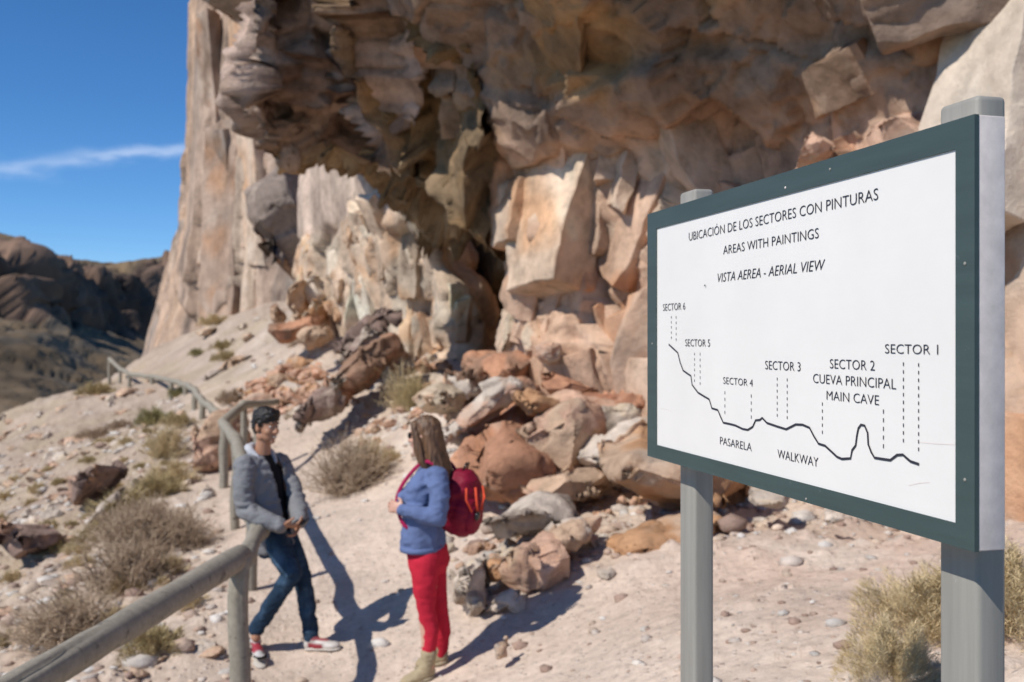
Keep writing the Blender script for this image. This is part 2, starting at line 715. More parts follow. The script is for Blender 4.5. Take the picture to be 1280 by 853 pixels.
def patch(name, rows, step, relief, colour, mat, smooth=3, flip=False, parent=None, blocks=()):
    g, uv = upsample(rows, step)
    for _ in range(smooth):
        h = g.copy()
        h[1:-1] = 0.5 * g[1:-1] + 0.25 * (g[2:] + g[:-2])
        g = h.copy()
        g[:, 1:-1] = 0.5 * h[:, 1:-1] + 0.25 * (h[:, 2:] + h[:, :-2])
    nv, nu = g.shape[:2]
    p = g.reshape(-1, 3)
    du = np.gradient(g, axis=1)
    dv = np.gradient(g, axis=0)
    n = np.cross(du, dv).reshape(-1, 3)
    n /= np.linalg.norm(n, axis=1)[:, None] + 1e-9
    to_cam = np.array((0, 0, CH)) - p.mean(0)
    if (n.mean(0) * to_cam).sum() < 0:
        n = -n
    uvf = uv.reshape(-1, 2)
    d = relief(p, uvf)
    if isinstance(d, tuple):
        d, aux = d
    else:
        aux = None
    q = (p + n * d[:, None]).reshape(nv, nu, 3)
    q = q.reshape(-1, 3)
    cc = np.asarray(colour(q, uvf, aux))
    me = mesh_np(name, q, grid_faces(nu, nv), cc, smooth=True)
    o = link(name, me, mat, parent)
    for b in blocks:
        build_blocks(name, q, n, uvf, cc, mat, **b)
    return o


M_WALL = rock_material('sandstone_wall', 4.5, (1.3, 1.3, 0.35), 0.36, 0.06, 0.18)
M_STREAK = rock_material('streaked_tuff', 2.0, (1.9, 1.9, 0.09), 0.30, 0.10, 0.0)
M_PIT = rock_material('pitted_tuff', 3.5, (2.2, 2.2, 0.35), 0.45, 0.12, 0.0)
M_ROCK = rock_material('boulder_stone', 7.0, None, 0.31, 0.05, 0.40)
M_HILL = rock_material('far_canyon_rock', 0.05, None, 0.40, 1.0, 0.0)


def base_of(x, y):
    return ground_z(x, y)


# --- far cliff: tall streaked columns that end the canyon wall on the left
def far_cliff():
    rows = []
    for py, xs in ((470, (175, 188, 255, 335, 400, 480)), (432, (190, 195, 262, 335, 400, 480)), (380, (206, 210, 268, 335, 400, 480)),
                   (330, (220, 222, 272, 336, 402, 480)), (300, (226, 228, 274, 338, 403, 480)), (285, (233, 235, 276, 338, 404, 480)),
                   (200, (236, 238, 280, 338, 405, 480)), (100, (239, 242, 282, 338, 406, 480)),
                   (0, (242, 246, 285, 340, 406, 480)), (-140, (244, 250, 288, 340, 408, 480)), (-170, (246, 252, 288, 340, 408, 480))):
        ds = (66, 47, 43.5, 40.5, 37, 33)
        off = 3.0 if py == -170 else 0.0
        rows.append([P(x, py, d + off) + np.array((0, 0, 0)) for x, d in zip(xs, ds)])
    # the summit runs back as a plateau
    rows.append([r + np.array((3, 30, 1.0)) for r in rows[-1]])

    def relief(p, uv):
        big = lambda x: 1.3 * fbm(x * np.array((1, 1, .16)), 0.24, 2, 3)
        mid = lambda x: 0.6 * fbm(x * np.array((1, 1, .2)), 0.55, 2, 4)
        d, rnd, e = planes(p, 0.30, 161, big, (1, 1, .22), 0.5, 0.12)
        d2, r2, e2 = planes(p, 0.75, 162, mid, (1, 1, .25), 0.25, 0.06)
        pit = np.maximum(fbm(p * np.array((1, 1, 0.4)), 0.45, 3, 31) - 0.42, 0)
        return (d + d2) * (0.35 + 0.65 * sstep(uv[:, 0], 1.0, 2.2)) + 0.12 * fbm(p, 1.1, 4, 9) - 0.25 * np.exp(-(e / 0.1) ** 2) - 3.0 * pit, rnd

    def colour(p, uv, rnd):
        q = p * np.array((1, 1, 0.05))
        t = fbm(q, 0.35, 4, 12)
        c = lerpc((0.44, 0.325, 0.25), (0.54, 0.365, 0.25), sstep(t, -0.2, 0.35))
        c = lerpc(c, (0.27, 0.22, 0.185), sstep(fbm(q, 0.55, 4, 44), 0.08, 0.40))
        c = lerpc(c, (0.20, 0.15, 0.12), sstep(fbm(p * np.array((1, 1, .4)), 0.8, 3, 47), 0.34, 0.5) * 0.8)
        c = lerpc(c, (0.58, 0.45, 0.34), sstep(fbm(q, 0.7, 3, 54), 0.25, 0.5) * 0.7)
        return c * (0.94 + 0.12 * rnd[:, :1])
    return patch('cliff', rows, 0.17, relief, colour, M_STREAK, 2, blocks=(dict(count=60, size=(1.5, 4.0), shape=(.5, .25, 2.4), seed=7, proud=.20, tilt=.05, gap=.6, cuts=4,
                 zone=lambda q, uv: (uv[:, 0] > 1.3) & (uv[:, 0] < 4.2) & (uv[:, 1] > 0.6)),))


# --- pale wall: a fin of light tuff between the far cliff and the cave
def pale_wall():
    rows = []
    for py, xr in ((500, 577), (440, 575), (410, 572), (385, 570), (368, 568), (350, 556), (330, 546), (310, 540), (292, 532),
                   (272, 514), (245, 500), (200, 486), (120, 470), (-60, 470)):
        xs = np.interp([0, .25, .5, .75, 1], [0, 1], [372 if py > 215 else 378, xr])
        ds = [25.5, 23.6, 21.8, 20.1, 18.6]
        row = [P(x, py, d) for x, d in zip(xs, ds)]
        e = row[-1]
        row.append(e + np.array((0.25, 0.9, 0)))
        row.append(e + np.array((0.55, 6.5, 0)))
        rows.append(row)

    def relief(p, uv):
        low = sstep(-p[:, 2], -4.9, -4.3)           # blocky below the bedding line, smooth above it
        mid = lambda x: 0.30 * fbm(x * np.array((1, 1, .35)), 1.3, 2, 5)
        small = lambda x: 0.12 * fbm(x * np.array((1, 1, .5)), 2.6, 2, 6)
        d1, r1, e1 = planes(p, 1.4, 191, mid, (1, 1, .35), 0.10, 0.10)
        d2, r2, e2 = planes(p, 3.0, 192, small, (1, 1, .5), 0.06, 0.035)
        crack = -0.14 * np.exp(-(e1 / 0.04) ** 2)
        up = 0.10 * fbm(p * np.array((1, 1, 0.12)), 1.3, 4, 5)
        return (d1 + d2 + crack + 0.14) * low + up + 0.02 * fbm(p, 4, 3, 6), r1

    def colour(p, uv, rnd):
        low = sstep(-p[:, 2], -4.9, -4.3)
        q = p * np.array((1, 1, 0.12))
        smooth = lerpc((0.50, 0.385, 0.31), (0.56, 0.44, 0.35), sstep(fbm(q, 1.2, 3, 4), -0.2, 0.3))
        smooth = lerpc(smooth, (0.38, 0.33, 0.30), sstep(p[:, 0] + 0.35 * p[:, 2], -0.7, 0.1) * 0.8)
        blocky = lerpc((0.61, 0.465, 0.345), (0.57, 0.36, 0.225), sstep(fbm(q, 1.6, 3, 41), -0.05, 0.35))
        blocky = lerpc(blocky, (0.64, 0.54, 0.42), sstep(fbm(p, 1.2, 3, 61), 0.15, 0.45))
        c = lerpc(smooth, blocky, low)
        return c * (0.9 + 0.2 * rnd[:, :1])
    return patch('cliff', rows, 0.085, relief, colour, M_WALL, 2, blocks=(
        dict(count=80, size=(0.3, 0.95), shape=(.7, .4, 1.6), seed=5, proud=.10, tilt=.10, gap=.40, rough=.08, zone=lambda q, uv: (q[:, 2] < 4.6) & (uv[:, 0] < 4.3)),))


# --- back of the cave
def cave_back():
    rows = []
    for py in (560, 470, 400, 330, 280, 240, 200, 120):
        rows.append([P(x, py, d) for x, d in ((505, 25), (550, 26.5), (590, 25.5), (640, 22.5), (700, 20))])

    def relief(p, uv):
        d, r, e = planes(p, 0.7, 3, lambda x: 0.8 * fbm(x, 0.5, 2, 2), (1, 1, .6), 0.2, 0.1)
        return d + 0.06 * fbm(p, 1.5, 4, 2), r

    def colour(p, uv, r):
        c = lerpc(BROWN * 1.5, (0.40, 0.29, 0.15), sstep(fbm(p, 0.7, 4, 8) + 0.25 * (p[:, 0] + 1.2), -0.2, 0.4))
        c = lerpc(c, (0.27, 0.235, 0.20), sstep(fbm(p * np.array((1, 1, .2)), 0.9, 3, 9), 0.15, 0.5) * 0.6)
        return c
    return patch('cliff', rows, 0.13, relief, colour, M_WALL, 2)


RIM = [(-2.7, 11.4, 8.15), (-2.5, 10.9, 8.15), (-2.2, 10.2, 8.1), (-1.75, 9.4, 8.1), (-1.1, 8.7, 8.15), (-0.55, 8.1, 8.25),
       (0.0, 7.5, 8.4), (0.6, 6.9, 8.6), (1.3, 6.3, 8.9)]


# --- main wall right of the cave, curling over into the ceiling of the shelter
def main_wall():
    base = ((592, 15.6), (640, 14.4), (690, 13.6), (750, 12.6), (810, 11.9), (880, 11.1), (960, 10.4), (1060, 9.6), (1150, 9.1), (1290, 8.6))
    lean = {  # how far each row stands in front of (+) or behind the base line
        660: (0, .0, .1, .2, .2, .1, 0, 0, 0, 0),
        520: (0, .1, .2, .3, .2, .1, 0, 0, 0, 0),
        440: (0, .25, .35, .35, .15, 0, 0, 0, 0, 0),
        380: (0, .35, .45, .2, .3, .0, -.1, 0, 0, 0),
        330: (0, .3, .5, .1, .35, -.1, 0, .1, .0, 0),
        285: (0, .2, .3, -.2, .2, .0, .1, .1, .1, .1),
        235: (0, .1, .0, -.4, .0, .1, .1, .1, .2, .1),
        190: (0, .1, .1, -.3, .1, .2, .2, .2, .3, .2)}
    xs_by_row = {660: 626, 520: 628, 440: 632, 380: 648, 330: 654, 285: 634, 235: 624, 190: 622}
    rows = []
    for py in (660, 520, 440, 380, 330, 285, 235, 190):
        row = []
        for k, (px, d) in enumerate(base):
            x = px
            if k == 0:
                x = xs_by_row[py]
            if k == 1:
                x = max(px, xs_by_row[py] + 22)
            row.append(P(x, py, d - lean[py][k] - (0 if k else (520 - min(py, 520)) * 0.004)))
        e = row[0]
        rows.append([e + np.array((0.6, 7.0, 0)), e + np.array((0.04, 0.9, 0))] + row)
    top = rows[-1]
    rim = [RIM[0], RIM[0]] + [RIM[0], RIM[1], RIM[2], RIM[3], RIM[4], RIM[5], RIM[6], RIM[7], RIM[8], RIM[8]]
    rim = [np.array(r) for r in rim]
    rim[-1] = rim[-1] + np.array((2.6, 0.6, 1.2))
    for t, arch in ((0.12, 0.10), (0.30, 0.30), (0.5, 0.38), (0.72, 0.30), (0.9, 0.12), (1.0, 0.0)):
        rows.append([a * (1 - t) + b * t + np.array((0.3 * arch, 0.3 * arch, arch)) for a, b in zip(top, rim)])
    rows.append([r + np.array((0.0, 0.0, 0.6)) for r in rim])
    rows.append([r + np.array((0.3, 0.5, 3.0)) for r in rim])
    rows.append([r + np.array((1.2, 2.2, 7.5)) for r in rim])

    def relief(p, uv):
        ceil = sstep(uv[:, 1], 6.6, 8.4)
        sc = np.array((1, 1, 0.75))
        big = lambda x: 0.85 * fbm(x * sc, 0.42, 2, 71)
        mid = lambda x: 0.34 * fbm(x * sc, 1.0, 2, 72)
        small = lambda x: 0.10 * fbm(x, 2.4, 2, 73)
        d1, r1, e1 = planes(p, 0.62, 171, big, (1, 1, .7), 0.25, 0.10)
        d2, r2, e2 = planes(p, 1.35, 172, mid, (1, 1, .7), 0.14, 0.05)
        d3, r3, e3 = planes(p, 3.4, 173, small, (1, 1, .8), 0.05, 0.012)
        crack = -0.10 * np.exp(-(e1 / 0.035) ** 2) * (r1[:, 1] > 0.4)
        lay = p[:, 2] * 1.0 + 0.28 * p[:, 0] + 0.5 * fbm(p, 0.35, 3, 15)
        st = lay * 0.9
        led = (st - np.floor(st))
        led = 0.14 * (sstep(led, 0.0, 0.90) - sstep(led, 0.90, 1.0))
        wall = (d1 + d2) * (0.25 + 0.75 * sstep(uv[:, 0], 2.2, 4.0)) + d3 + crack
        roof = 0.55 * d1 + 0.75 * d2 + 0.9 * d3 + crack + led
        return wall * (1 - ceil) + roof * ceil + 0.025 * fbm(p, 3.0, 4, 4), np.concatenate((r1, r2[:, :2], ceil[:, None]), 1)

    def colour(p, uv, a):
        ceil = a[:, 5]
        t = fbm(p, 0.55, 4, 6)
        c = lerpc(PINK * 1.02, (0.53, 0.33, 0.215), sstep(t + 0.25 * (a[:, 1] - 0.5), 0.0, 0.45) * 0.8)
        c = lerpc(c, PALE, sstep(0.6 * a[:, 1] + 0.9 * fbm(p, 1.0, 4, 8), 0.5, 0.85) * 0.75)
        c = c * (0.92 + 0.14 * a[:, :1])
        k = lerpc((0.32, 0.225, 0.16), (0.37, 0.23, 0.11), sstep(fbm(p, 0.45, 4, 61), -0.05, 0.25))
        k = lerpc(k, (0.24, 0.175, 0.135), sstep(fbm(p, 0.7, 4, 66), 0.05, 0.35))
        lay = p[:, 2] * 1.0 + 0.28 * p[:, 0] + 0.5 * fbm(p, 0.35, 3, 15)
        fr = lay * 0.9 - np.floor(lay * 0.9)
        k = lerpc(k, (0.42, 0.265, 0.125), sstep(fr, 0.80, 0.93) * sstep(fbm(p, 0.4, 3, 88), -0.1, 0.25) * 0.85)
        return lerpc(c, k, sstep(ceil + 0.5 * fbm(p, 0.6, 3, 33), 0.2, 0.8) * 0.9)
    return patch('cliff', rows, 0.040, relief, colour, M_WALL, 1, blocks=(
        dict(count=120, size=(0.35, 1.5), shape=(.9, .5, 1.3), seed=3, proud=.15, tilt=.16, gap=.45, zone=lambda q, uv: (uv[:, 0] > 2.9) & (uv[:, 1] > 0.6) & (uv[:, 1] < 7.0)),
        dict(count=12, size=(0.6, 1.2), shape=(1.5, .22, 0.8), seed=23, proud=.04, tilt=.07, gap=.6, cuts=9, zone=lambda q, uv: (uv[:, 0] > 2.1) & (uv[:, 1] > 7.4) & (uv[:, 1] < 10.0))))


# --- hanging mass of the overhang over the cave mouth
def overhang():
    R = [
        [(356, 197, 16.6), (396, 213, 16.6), (446, 234, 16.9), (502, 266, 17.4), (560, 294, 19.5), (640, 300, 18.5)],
        [(338, 192, 15.8), (386, 208, 15.6), (440, 224, 15.4), (500, 250, 15.2), (556, 276, 15.0), (636, 272, 14.6)],
        [(332, 182, 15.5), (380, 190, 15.3), (440, 204, 15.1), (505, 225, 14.9), (560, 248, 14.7), (634, 245, 14.3)],
        [(314, 146, 15.3), (370, 150, 14.9), (440, 160, 14.6), (505, 180, 14.4), (566, 205, 14.2), (632, 205, 13.9)],
        [(298, 105, 15.0), (364, 95, 14.4), (438, 100, 14.1), (505, 118, 13.9), (566, 140, 13.8), (640, 160, 13.7)],
        [(303, 40, 14.6), (366, 30, 13.9), (436, 30, 13.5), (500, 40, 13.4), (560, 62, 13.3), (622, 90, 13.2)],
        [(338, -50, 14.0), (384, -50, 13.4), (436, -40, 13.0), (490, -25, 12.9), (540, 0, 12.8), (590, 25, 12.8)],
        [(400, -150, 13.5), (418, -150, 13.0), (440, -130, 12.6), (468, -95, 12.4), (500, -65, 12.2), (535, -35, 12.3)]]
    at = np.array((0, 0.30, 0.62, 1.35, 2.10, 2.62, 3.0, 3.9, 5.0))       # ribs: left-facing strips that catch the sun
    push = np.array((0, -0.95, 0.25, 0.15, 0.65, -0.60, 0.10, 0.0, 0.0))
    amp = (0, 0.15, 0.35, 0.8, 1.0, 1.0, 0.9, 0.3)
    rows = []
    for r, k in zip(R, amp):
        r = np.array(r, float)
        rr = np.stack([np.interp(at, np.arange(6), r[:, j]) for j in range(3)], 1)
        rr[:, 2] += k * push
        rows.append([P(*q) for q in rr])
    rows = [[r[0] + np.array((2.4, 1.5, 0.3))] + r for r in rows]
    top = np.array([(-0.9, 14.4, 8.6), (-2.35, 13.2, 8.5), (-2.45, 12.5, 8.4), (-2.55, 12.0, 8.3), (-2.6, 11.7, 8.25), (-2.6, 11.4, 8.2), (-2.55, 11.2, 8.15)])
    top = np.stack([np.interp(np.concatenate(((0,), at + 1)), np.arange(7), top[:, j]) for j in range(3)], 1)
    top = list(top)
    rows.append(top)
    rows.append([t + np.array((-0.05, -0.3, 0.7)) for t in top])
    rows.append([t + np.array((0.3, 0.4, 3.2)) for t in top])
    rows.append([t + np.array((1.4, 2.2, 7.5)) for t in top])

    def relief(p, uv):
        left = 1 - sstep(uv[:, 0], 5.6, 7.0)
        tame = 0.35 + 0.65 * sstep(uv[:, 0], 1.4, 3.2)
        sc = np.array((1, 1, 0.7))
        big = lambda x: 1.10 * fbm(x * sc, 0.55, 2, 131)
        mid = lambda x: 0.50 * fbm(x, 1.15, 2, 132)
        small = lambda x: 0.16 * fbm(x, 2.8, 2, 133)
        d1, r1, e1 = planes(p, 0.75, 181, big, (1, 1, .7), 0.25, 0.10)
        d2, r2, e2 = planes(p, 1.5, 182, mid, (1, 1, .8), 0.12, 0.07)
        d3, r3, e3 = planes(p, 3.6, 183, small, (1, 1, 1), 0.05, 0.02)
        crack = -0.14 * np.exp(-(e1 / 0.05) ** 2) * (r1[:, 1] > 0.3)
        pit = np.maximum(fbm(p * np.array((1, 1, .6)), 2.2, 3, 35) - 0.2, 0)
        return (d1 + d2 * (0.6 + 0.4 * left)) * tame + d3 + crack - 0.5 * pit * left, np.concatenate((r1, r2[:, :1], left[:, None]), 1)

    def colour(p, uv, a):
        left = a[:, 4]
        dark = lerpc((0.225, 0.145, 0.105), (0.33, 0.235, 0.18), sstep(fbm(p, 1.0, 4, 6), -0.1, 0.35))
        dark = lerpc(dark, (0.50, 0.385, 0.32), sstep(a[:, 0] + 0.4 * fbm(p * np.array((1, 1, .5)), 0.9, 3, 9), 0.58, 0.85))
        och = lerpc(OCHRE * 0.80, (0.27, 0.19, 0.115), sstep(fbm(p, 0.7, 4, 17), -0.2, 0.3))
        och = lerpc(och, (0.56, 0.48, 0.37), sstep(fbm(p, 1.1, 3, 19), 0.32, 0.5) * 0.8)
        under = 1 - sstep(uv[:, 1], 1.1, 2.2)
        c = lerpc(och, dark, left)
        # unweathered pinkish rock on the ribs, painted lighter so the sunlit strips show
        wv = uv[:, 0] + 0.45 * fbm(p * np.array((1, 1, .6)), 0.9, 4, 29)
        lit_pink = np.maximum(1 - sstep(np.abs(wv - 1.5), 0.35, 0.6), 1 - sstep(np.abs(wv - 5.55), 0.30, 0.5)) * sstep(uv[:, 1], 2.6, 3.4)
        c = lerpc(c, (0.54, 0.40, 0.325), lit_pink * 0.85)
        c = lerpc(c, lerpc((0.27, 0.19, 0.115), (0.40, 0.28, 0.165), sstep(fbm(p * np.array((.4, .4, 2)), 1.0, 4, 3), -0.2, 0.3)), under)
        return c * (0.88 + 0.22 * a[:, 1:2])
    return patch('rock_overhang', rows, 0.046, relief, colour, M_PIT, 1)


# --- sunlit buttress behind the right end of the sign
def right_buttress():
    rows = []
    for py, x0 in ((760, 1180), (640, 1185), (500, 1192), (330, 1194), (220, 1196), (130, 1199), (90, 1206), (50, 1217), (0, 1236), (-60, 1260), (-150, 1298), (-320, 1368)):
        k = max(0, 130 - py) * 0.003
        row = [P(x0, py, 7.9 + k), P(x0 + 34, py, 7.55 + k), P(x0 + 90, py, 7.15 + k), P(x0 + 200, py, 6.8 + k), P(x0 + 420, py, 6.4 + k), P(x0 + 800, py, 5.8 + k)]
        rows.append([row[0] + np.array((0.9, 2.6, 0)), row[0] + np.array((0.10, 0.35, 0))] + row)

    def relief(p, uv):
        big = lambda x: 0.30 * fbm(x * np.array((1, 1, .5)), 0.6, 2, 21)
        d1, r1, e = planes(p, 0.8, 211, big, (1, 1, .5), 0.2, 0.04)
        return d1 + 0.03 * fbm(p, 2.5, 4, 4) - 0.07 * np.exp(-(e / 0.03) ** 2), r1

    def colour(p, uv, r):
        c = lerpc((0.55, 0.42, 0.325), (0.60, 0.50, 0.40), sstep(fbm(p * np.array((1, 1, .3)), 0.9, 4, 7), -0.2, 0.3))
        c = lerpc(c, (0.52, 0.345, 0.235), sstep(-p[:, 2] + 0.8 * fbm(p, 0.9, 3, 3), -3.2, -2.4) * 0.8)
        return lerpc(c, (0.40, 0.36, 0.30), sstep(fbm(p * np.array((1.5, 1.5, .18)), 1.2, 3, 5), 0.2, 0.45))
    return patch('cliff', rows, 0.05, relief, colour, M_STREAK, 1, blocks=(dict(count=16, size=(0.9, 2.2), shape=(.8, .3, 1.6), seed=6, proud=.22, tilt=.06, gap=.5, cuts=4,
                 zone=lambda q, uv: (uv[:, 0] > 2.2)),))


# --- the canyon on the far left: slopes, dark basalt bands and ridge
def far_hills():
    cols = (-420, -160, -40, 0, 40, 80, 120, 150, 180, 205, 235, 300, 420)
    ridge = (250, 275, 288, 294, 305, 322, 328, 329, 325, 322, 322, 322, 325)
    near = np.array((150, 165, 178, 185, 195, 215, 240, 255, 270, 285, 300, 330, 380))
    cl_top = (300, 312, 326, 330, 334, 338, 342, 340, 336, 332, 330, 330, 332)
    cl_bot = (350, 368, 382, 392, 396, 402, 404, 408, 414, 424, 434, 440, 440)
    rows = []
    rows.append([P(px, 760, n * 0.30) for px, n in zip(cols, near)])
    rows.append([P(px, 600, n * 0.42) for px, n in zip(cols, near)])
    rows.append([P(px, 520, n * 0.55) for px, n in zip(cols, near)])
    rows.append([P(px, 460, n * 0.75) for px, n in zip(cols, near)])
    rows.append([P(px, cb, n * 1.0) for px, n, cb in zip(cols, near, cl_bot)])
    rows.append([P(px, cb * .5 + ct * .5, n * 1.03) for px, n, cb, ct in zip(cols, near, cl_bot, cl_top)])
    rows.append([P(px, ct, n * 1.06) for px, n, ct in zip(cols, near, cl_top)])
    rows.append([P(px, ct * .45 + r * .55, n * 1.25) for px, n, ct, r in zip(cols, near, cl_top, ridge)])
    rows.append([P(px, r, n * 1.55) for px, n, r in zip(cols, near, ridge)])
    rows.append([P(px, r + 6, n * 2.2) for px, n, r in zip(cols, near, ridge)])

    def relief(p, uv):
        band = sstep(uv[:, 1], 3.5, 4.2) * (1 - sstep(uv[:, 1], 6.2, 7.2))
        q = p * np.array((1, 1, 0.5))
        d1, r1 = facets(p * np.array((1, 1, 0.25)), 0.09, 311, 3.5, 0.15, 2.5, 1.0)
        d2, r2 = facets(q, 0.25, 312, 0.8, 0.2, 0.5, 0.4)
        gul = fbm(p * np.array((1, 1, .3)), 0.035, 5, 71)
        return (d1 + 1.3 * d2) * (0.10 + 1.1 * band) + 2.2 * gul + 1.4 * fbm(p, 0.13, 5, 72, 0.6), np.concatenate((r1, band[:, None]), 1)

    def colour(p, uv, a):
        slope = lerpc((0.155, 0.112, 0.070), (0.22, 0.16, 0.10), sstep(fbm(p, 0.05, 5, 3), -0.2, 0.3))
        slope = lerpc(slope, (0.12, 0.105, 0.085), sstep(fbm(p, 0.12, 5, 5), 0.1, 0.4) * 0.8)
        dark = lerpc((0.085, 0.062, 0.05), (0.19, 0.125, 0.09), sstep(a[:, 0] + fbm(p, 0.1, 3, 6) * .5, 0.4, 0.9))
        return lerpc(slope, dark, sstep(a[:, 3] + 0.6 * fbm(p, 0.05, 4, 8), 0.35, 0.6))
    return patch('hills', rows, 1.5, relief, colour, M_HILL, 2)


# ------------------------------------------------------------------ the ground
FENCE = [(-2.0, 0.5), (-1.45, 2.2), (-1.12, 4.1), (-2.1, 8.3), (-3.06, 11.0), (-4.08, 14.0)]
GP = []
for q in ((545, 842, 6.2), (360, 809, 7.0), (430, 803, 7.1), (300, 660, 11), (277, 611, 13.2), (314, 739, 8.3), (296, 860, 6.6), (338, 592, 15), (340, 622, 12.5), (400, 600, 13),
          (440, 612, 11.8), (470, 640, 10.3), (480, 720, 8.4), (420, 720, 8.6), (380, 545, 16.5), (420, 502, 17.5), (480, 470, 18), (400, 428, 23), (345, 398, 29), (300, 392, 37), (250, 412, 41),
          (200, 437, 45), (140, 486, 38), (160, 489, 34), (214, 506, 29), (243, 513, 23), (253, 530, 20), (330, 470, 24), (270, 450, 32), (590, 650, 9.4), (690, 652, 8.9),
          (600, 742, 7.2), (690, 748, 6.9), (800, 664, 7.9), (745, 715, 7.2), (590, 462, 17.5), (640, 478, 14.5), (700, 490, 13.2), (800, 520, 11.9), (950, 566, 10.2),
          (1100, 610, 9.1), (1270, 650, 8.0), (1000, 655, 7.9), (920, 650, 8.3), (900, 750, 5.4), (1000, 850, 3.9), (1150, 850, 3.4), (1150, 705, 5.8),
          (700, 853, 5.2), (600, 853, 5.8), (540, 560, 12.0), (600, 560, 11.6), (690, 560, 10.8), (760, 600, 9.8), (560, 450, 19), (500, 440, 21), (450, 420, 23),
          (150, 853, 6.3), (60, 853, 6.9), (0, 853, 7.2), (220, 800, 6.9), (0, 760, 9.6), (0, 700, 12.3), (100, 700, 11.2), (200, 700, 10.2),
          (100, 640, 14.2), (180, 600, 14.8), (0, 620, 18.6), (0, 560, 27), (100, 560, 21), (200, 540, 19.5), (0, 520, 36), (70, 494, 38), (100, 500, 32), (180, 519, 27)):
    GP.append(P(*q))
GP = [tuple(p) for p in GP]
GP += [(0, 0, 0.42), (-1, 0, 0.30), (1.2, 0, 0.62), (0.3, 2, 0.40), (-1.2, 2.4, 0.12), (-1.12, 4.1, 0.1), (-1.9, 4.2, -0.05), (1.0, 2.4, 0.78), (2.5, 2.5, 1.0), (3.5, 5, 1.0), (5, 7, 1.5),
       (-3, 1, -0.35), (-3.2, 3.5, -0.45), (-6, 3, -1.6), (-10, 6, -3.2), (-12, 10, -3.6), (-14, 18, -3.6), (-19, 27, -4.5), (-24, 36, -6), (-22, 44, -4.5),
       (-14, 56, -1.5), (-30, 55, -10), (-40, 40, -14), (-35, 20, -12), (-25, 8, -9), (-20, 70, -4), (0, 50, 4), (10, 30, 4), (8, 15, 3), (20, 60, 6), (-10, -4, -3), (0, -5, 0.6), (6, -4, 1.6), (12, 4, 3)]
GP = np.array(GP)
_c2 = 0.6


def _ker(a, b):
    d2 = ((a[:, None, :] - b[None, :, :]) ** 2).sum(-1)
    return np.sqrt(d2 + _c2)


_A = np.zeros((len(GP) + 3, len(GP) + 3))
_A[:len(GP), :len(GP)] = _ker(GP[:, :2], GP[:, :2]) + np.eye(len(GP)) * -0.06
_A[:len(GP), -3] = 1
_A[:len(GP), -2:] = GP[:, :2]
_A[-3, :len(GP)] = 1
_A[-2:, :len(GP)] = GP[:, :2].T
_w = np.linalg.solve(_A, np.concatenate((GP[:, 2], (0, 0, 0))))


def ground_base(x, y):
    q = np.stack((np.ravel(x), np.ravel(y)), 1).astype(float)
    out = np.empty(len(q))
    for i in range(0, len(q), 40000):
        s = q[i:i + 40000]
        out[i:i + 40000] = _ker(s, GP[:, :2]) @ _w[:-3] + _w[-3] + s @ _w[-2:]
    return out


TRAIL = np.array(((0.2, 0.0), (0.1, 3.0), (-0.35, 5.5), (-1.2, 8.0), (-2.3, 11.0), (-3.3, 14.0), (-4.6, 18.0), (-6.6, 23.0), (-9.0, 29.0), (-13.5, 38.0)))


def trail_dist(x, y):
    q = np.stack((np.ravel(x), np.ravel(y)), 1)
    best = np.full(len(q), 1e9)
    for a, b in zip(TRAIL[:-1], TRAIL[1:]):
        t = np.clip(((q - a) @ (b - a)) / ((b - a) @ (b - a)), 0, 1)
        best = np.minimum(best, np.linalg.norm(q - (a + t[:, None] * (b - a)), axis=1))
    return best


def ground_detail(x, y):
    p = np.stack((np.ravel(x), np.ravel(y), np.zeros(np.size(x))), 1)
    rough = 0.22 + 0.78 * sstep(trail_dist(x, y), 0.7, 1.7)
    right = sstep(p[:, 0] + 0.25 * p[:, 1], 1.5, 3.0) * (1 - sstep(p[:, 1], 6.2, 7.4))
    rough = rough * (1 - 0.55 * right)
    r = np.hypot(p[:, 0], p[:, 1])
    big = 1 + 0.02 * r
    h = 0.10 * fbm(p, 0.7, 3, 401) + 0.045 * fbm(p, 2.6, 3, 405)
    st, rn, ed = voronoi(p, 4.0, 409)
    bumps = np.maximum(0, 0.11 - np.linalg.norm(st[:, :2], axis=1)) * (rn[:, 0] > 0.45) * (0.3 + rn[:, 1])
    st2, rn2, ed2 = voronoi(p, 9.0, 419)
    bumps2 = np.maximum(0, 0.05 - np.linalg.norm(st2[:, :2], axis=1)) * (rn2[:, 0] > 0.3)
    h = h + 0.07 * fbm(p, 1.3, 4, 421, 0.6) * sstep(r, 12, 24)
    return (h * big + 0.5 * bumps) * rough + 0.25 * bumps2 * (0.5 + 0.5 * rough)


def ground_z(x, y):
    one = np.isscalar(x)
    x = np.atleast_1d(np.asarray(x, float))
    y = np.atleast_1d(np.asarray(y, float))
    z = ground_base(x, y) + ground_detail(x, y)
    return float(z[0]) if one else z


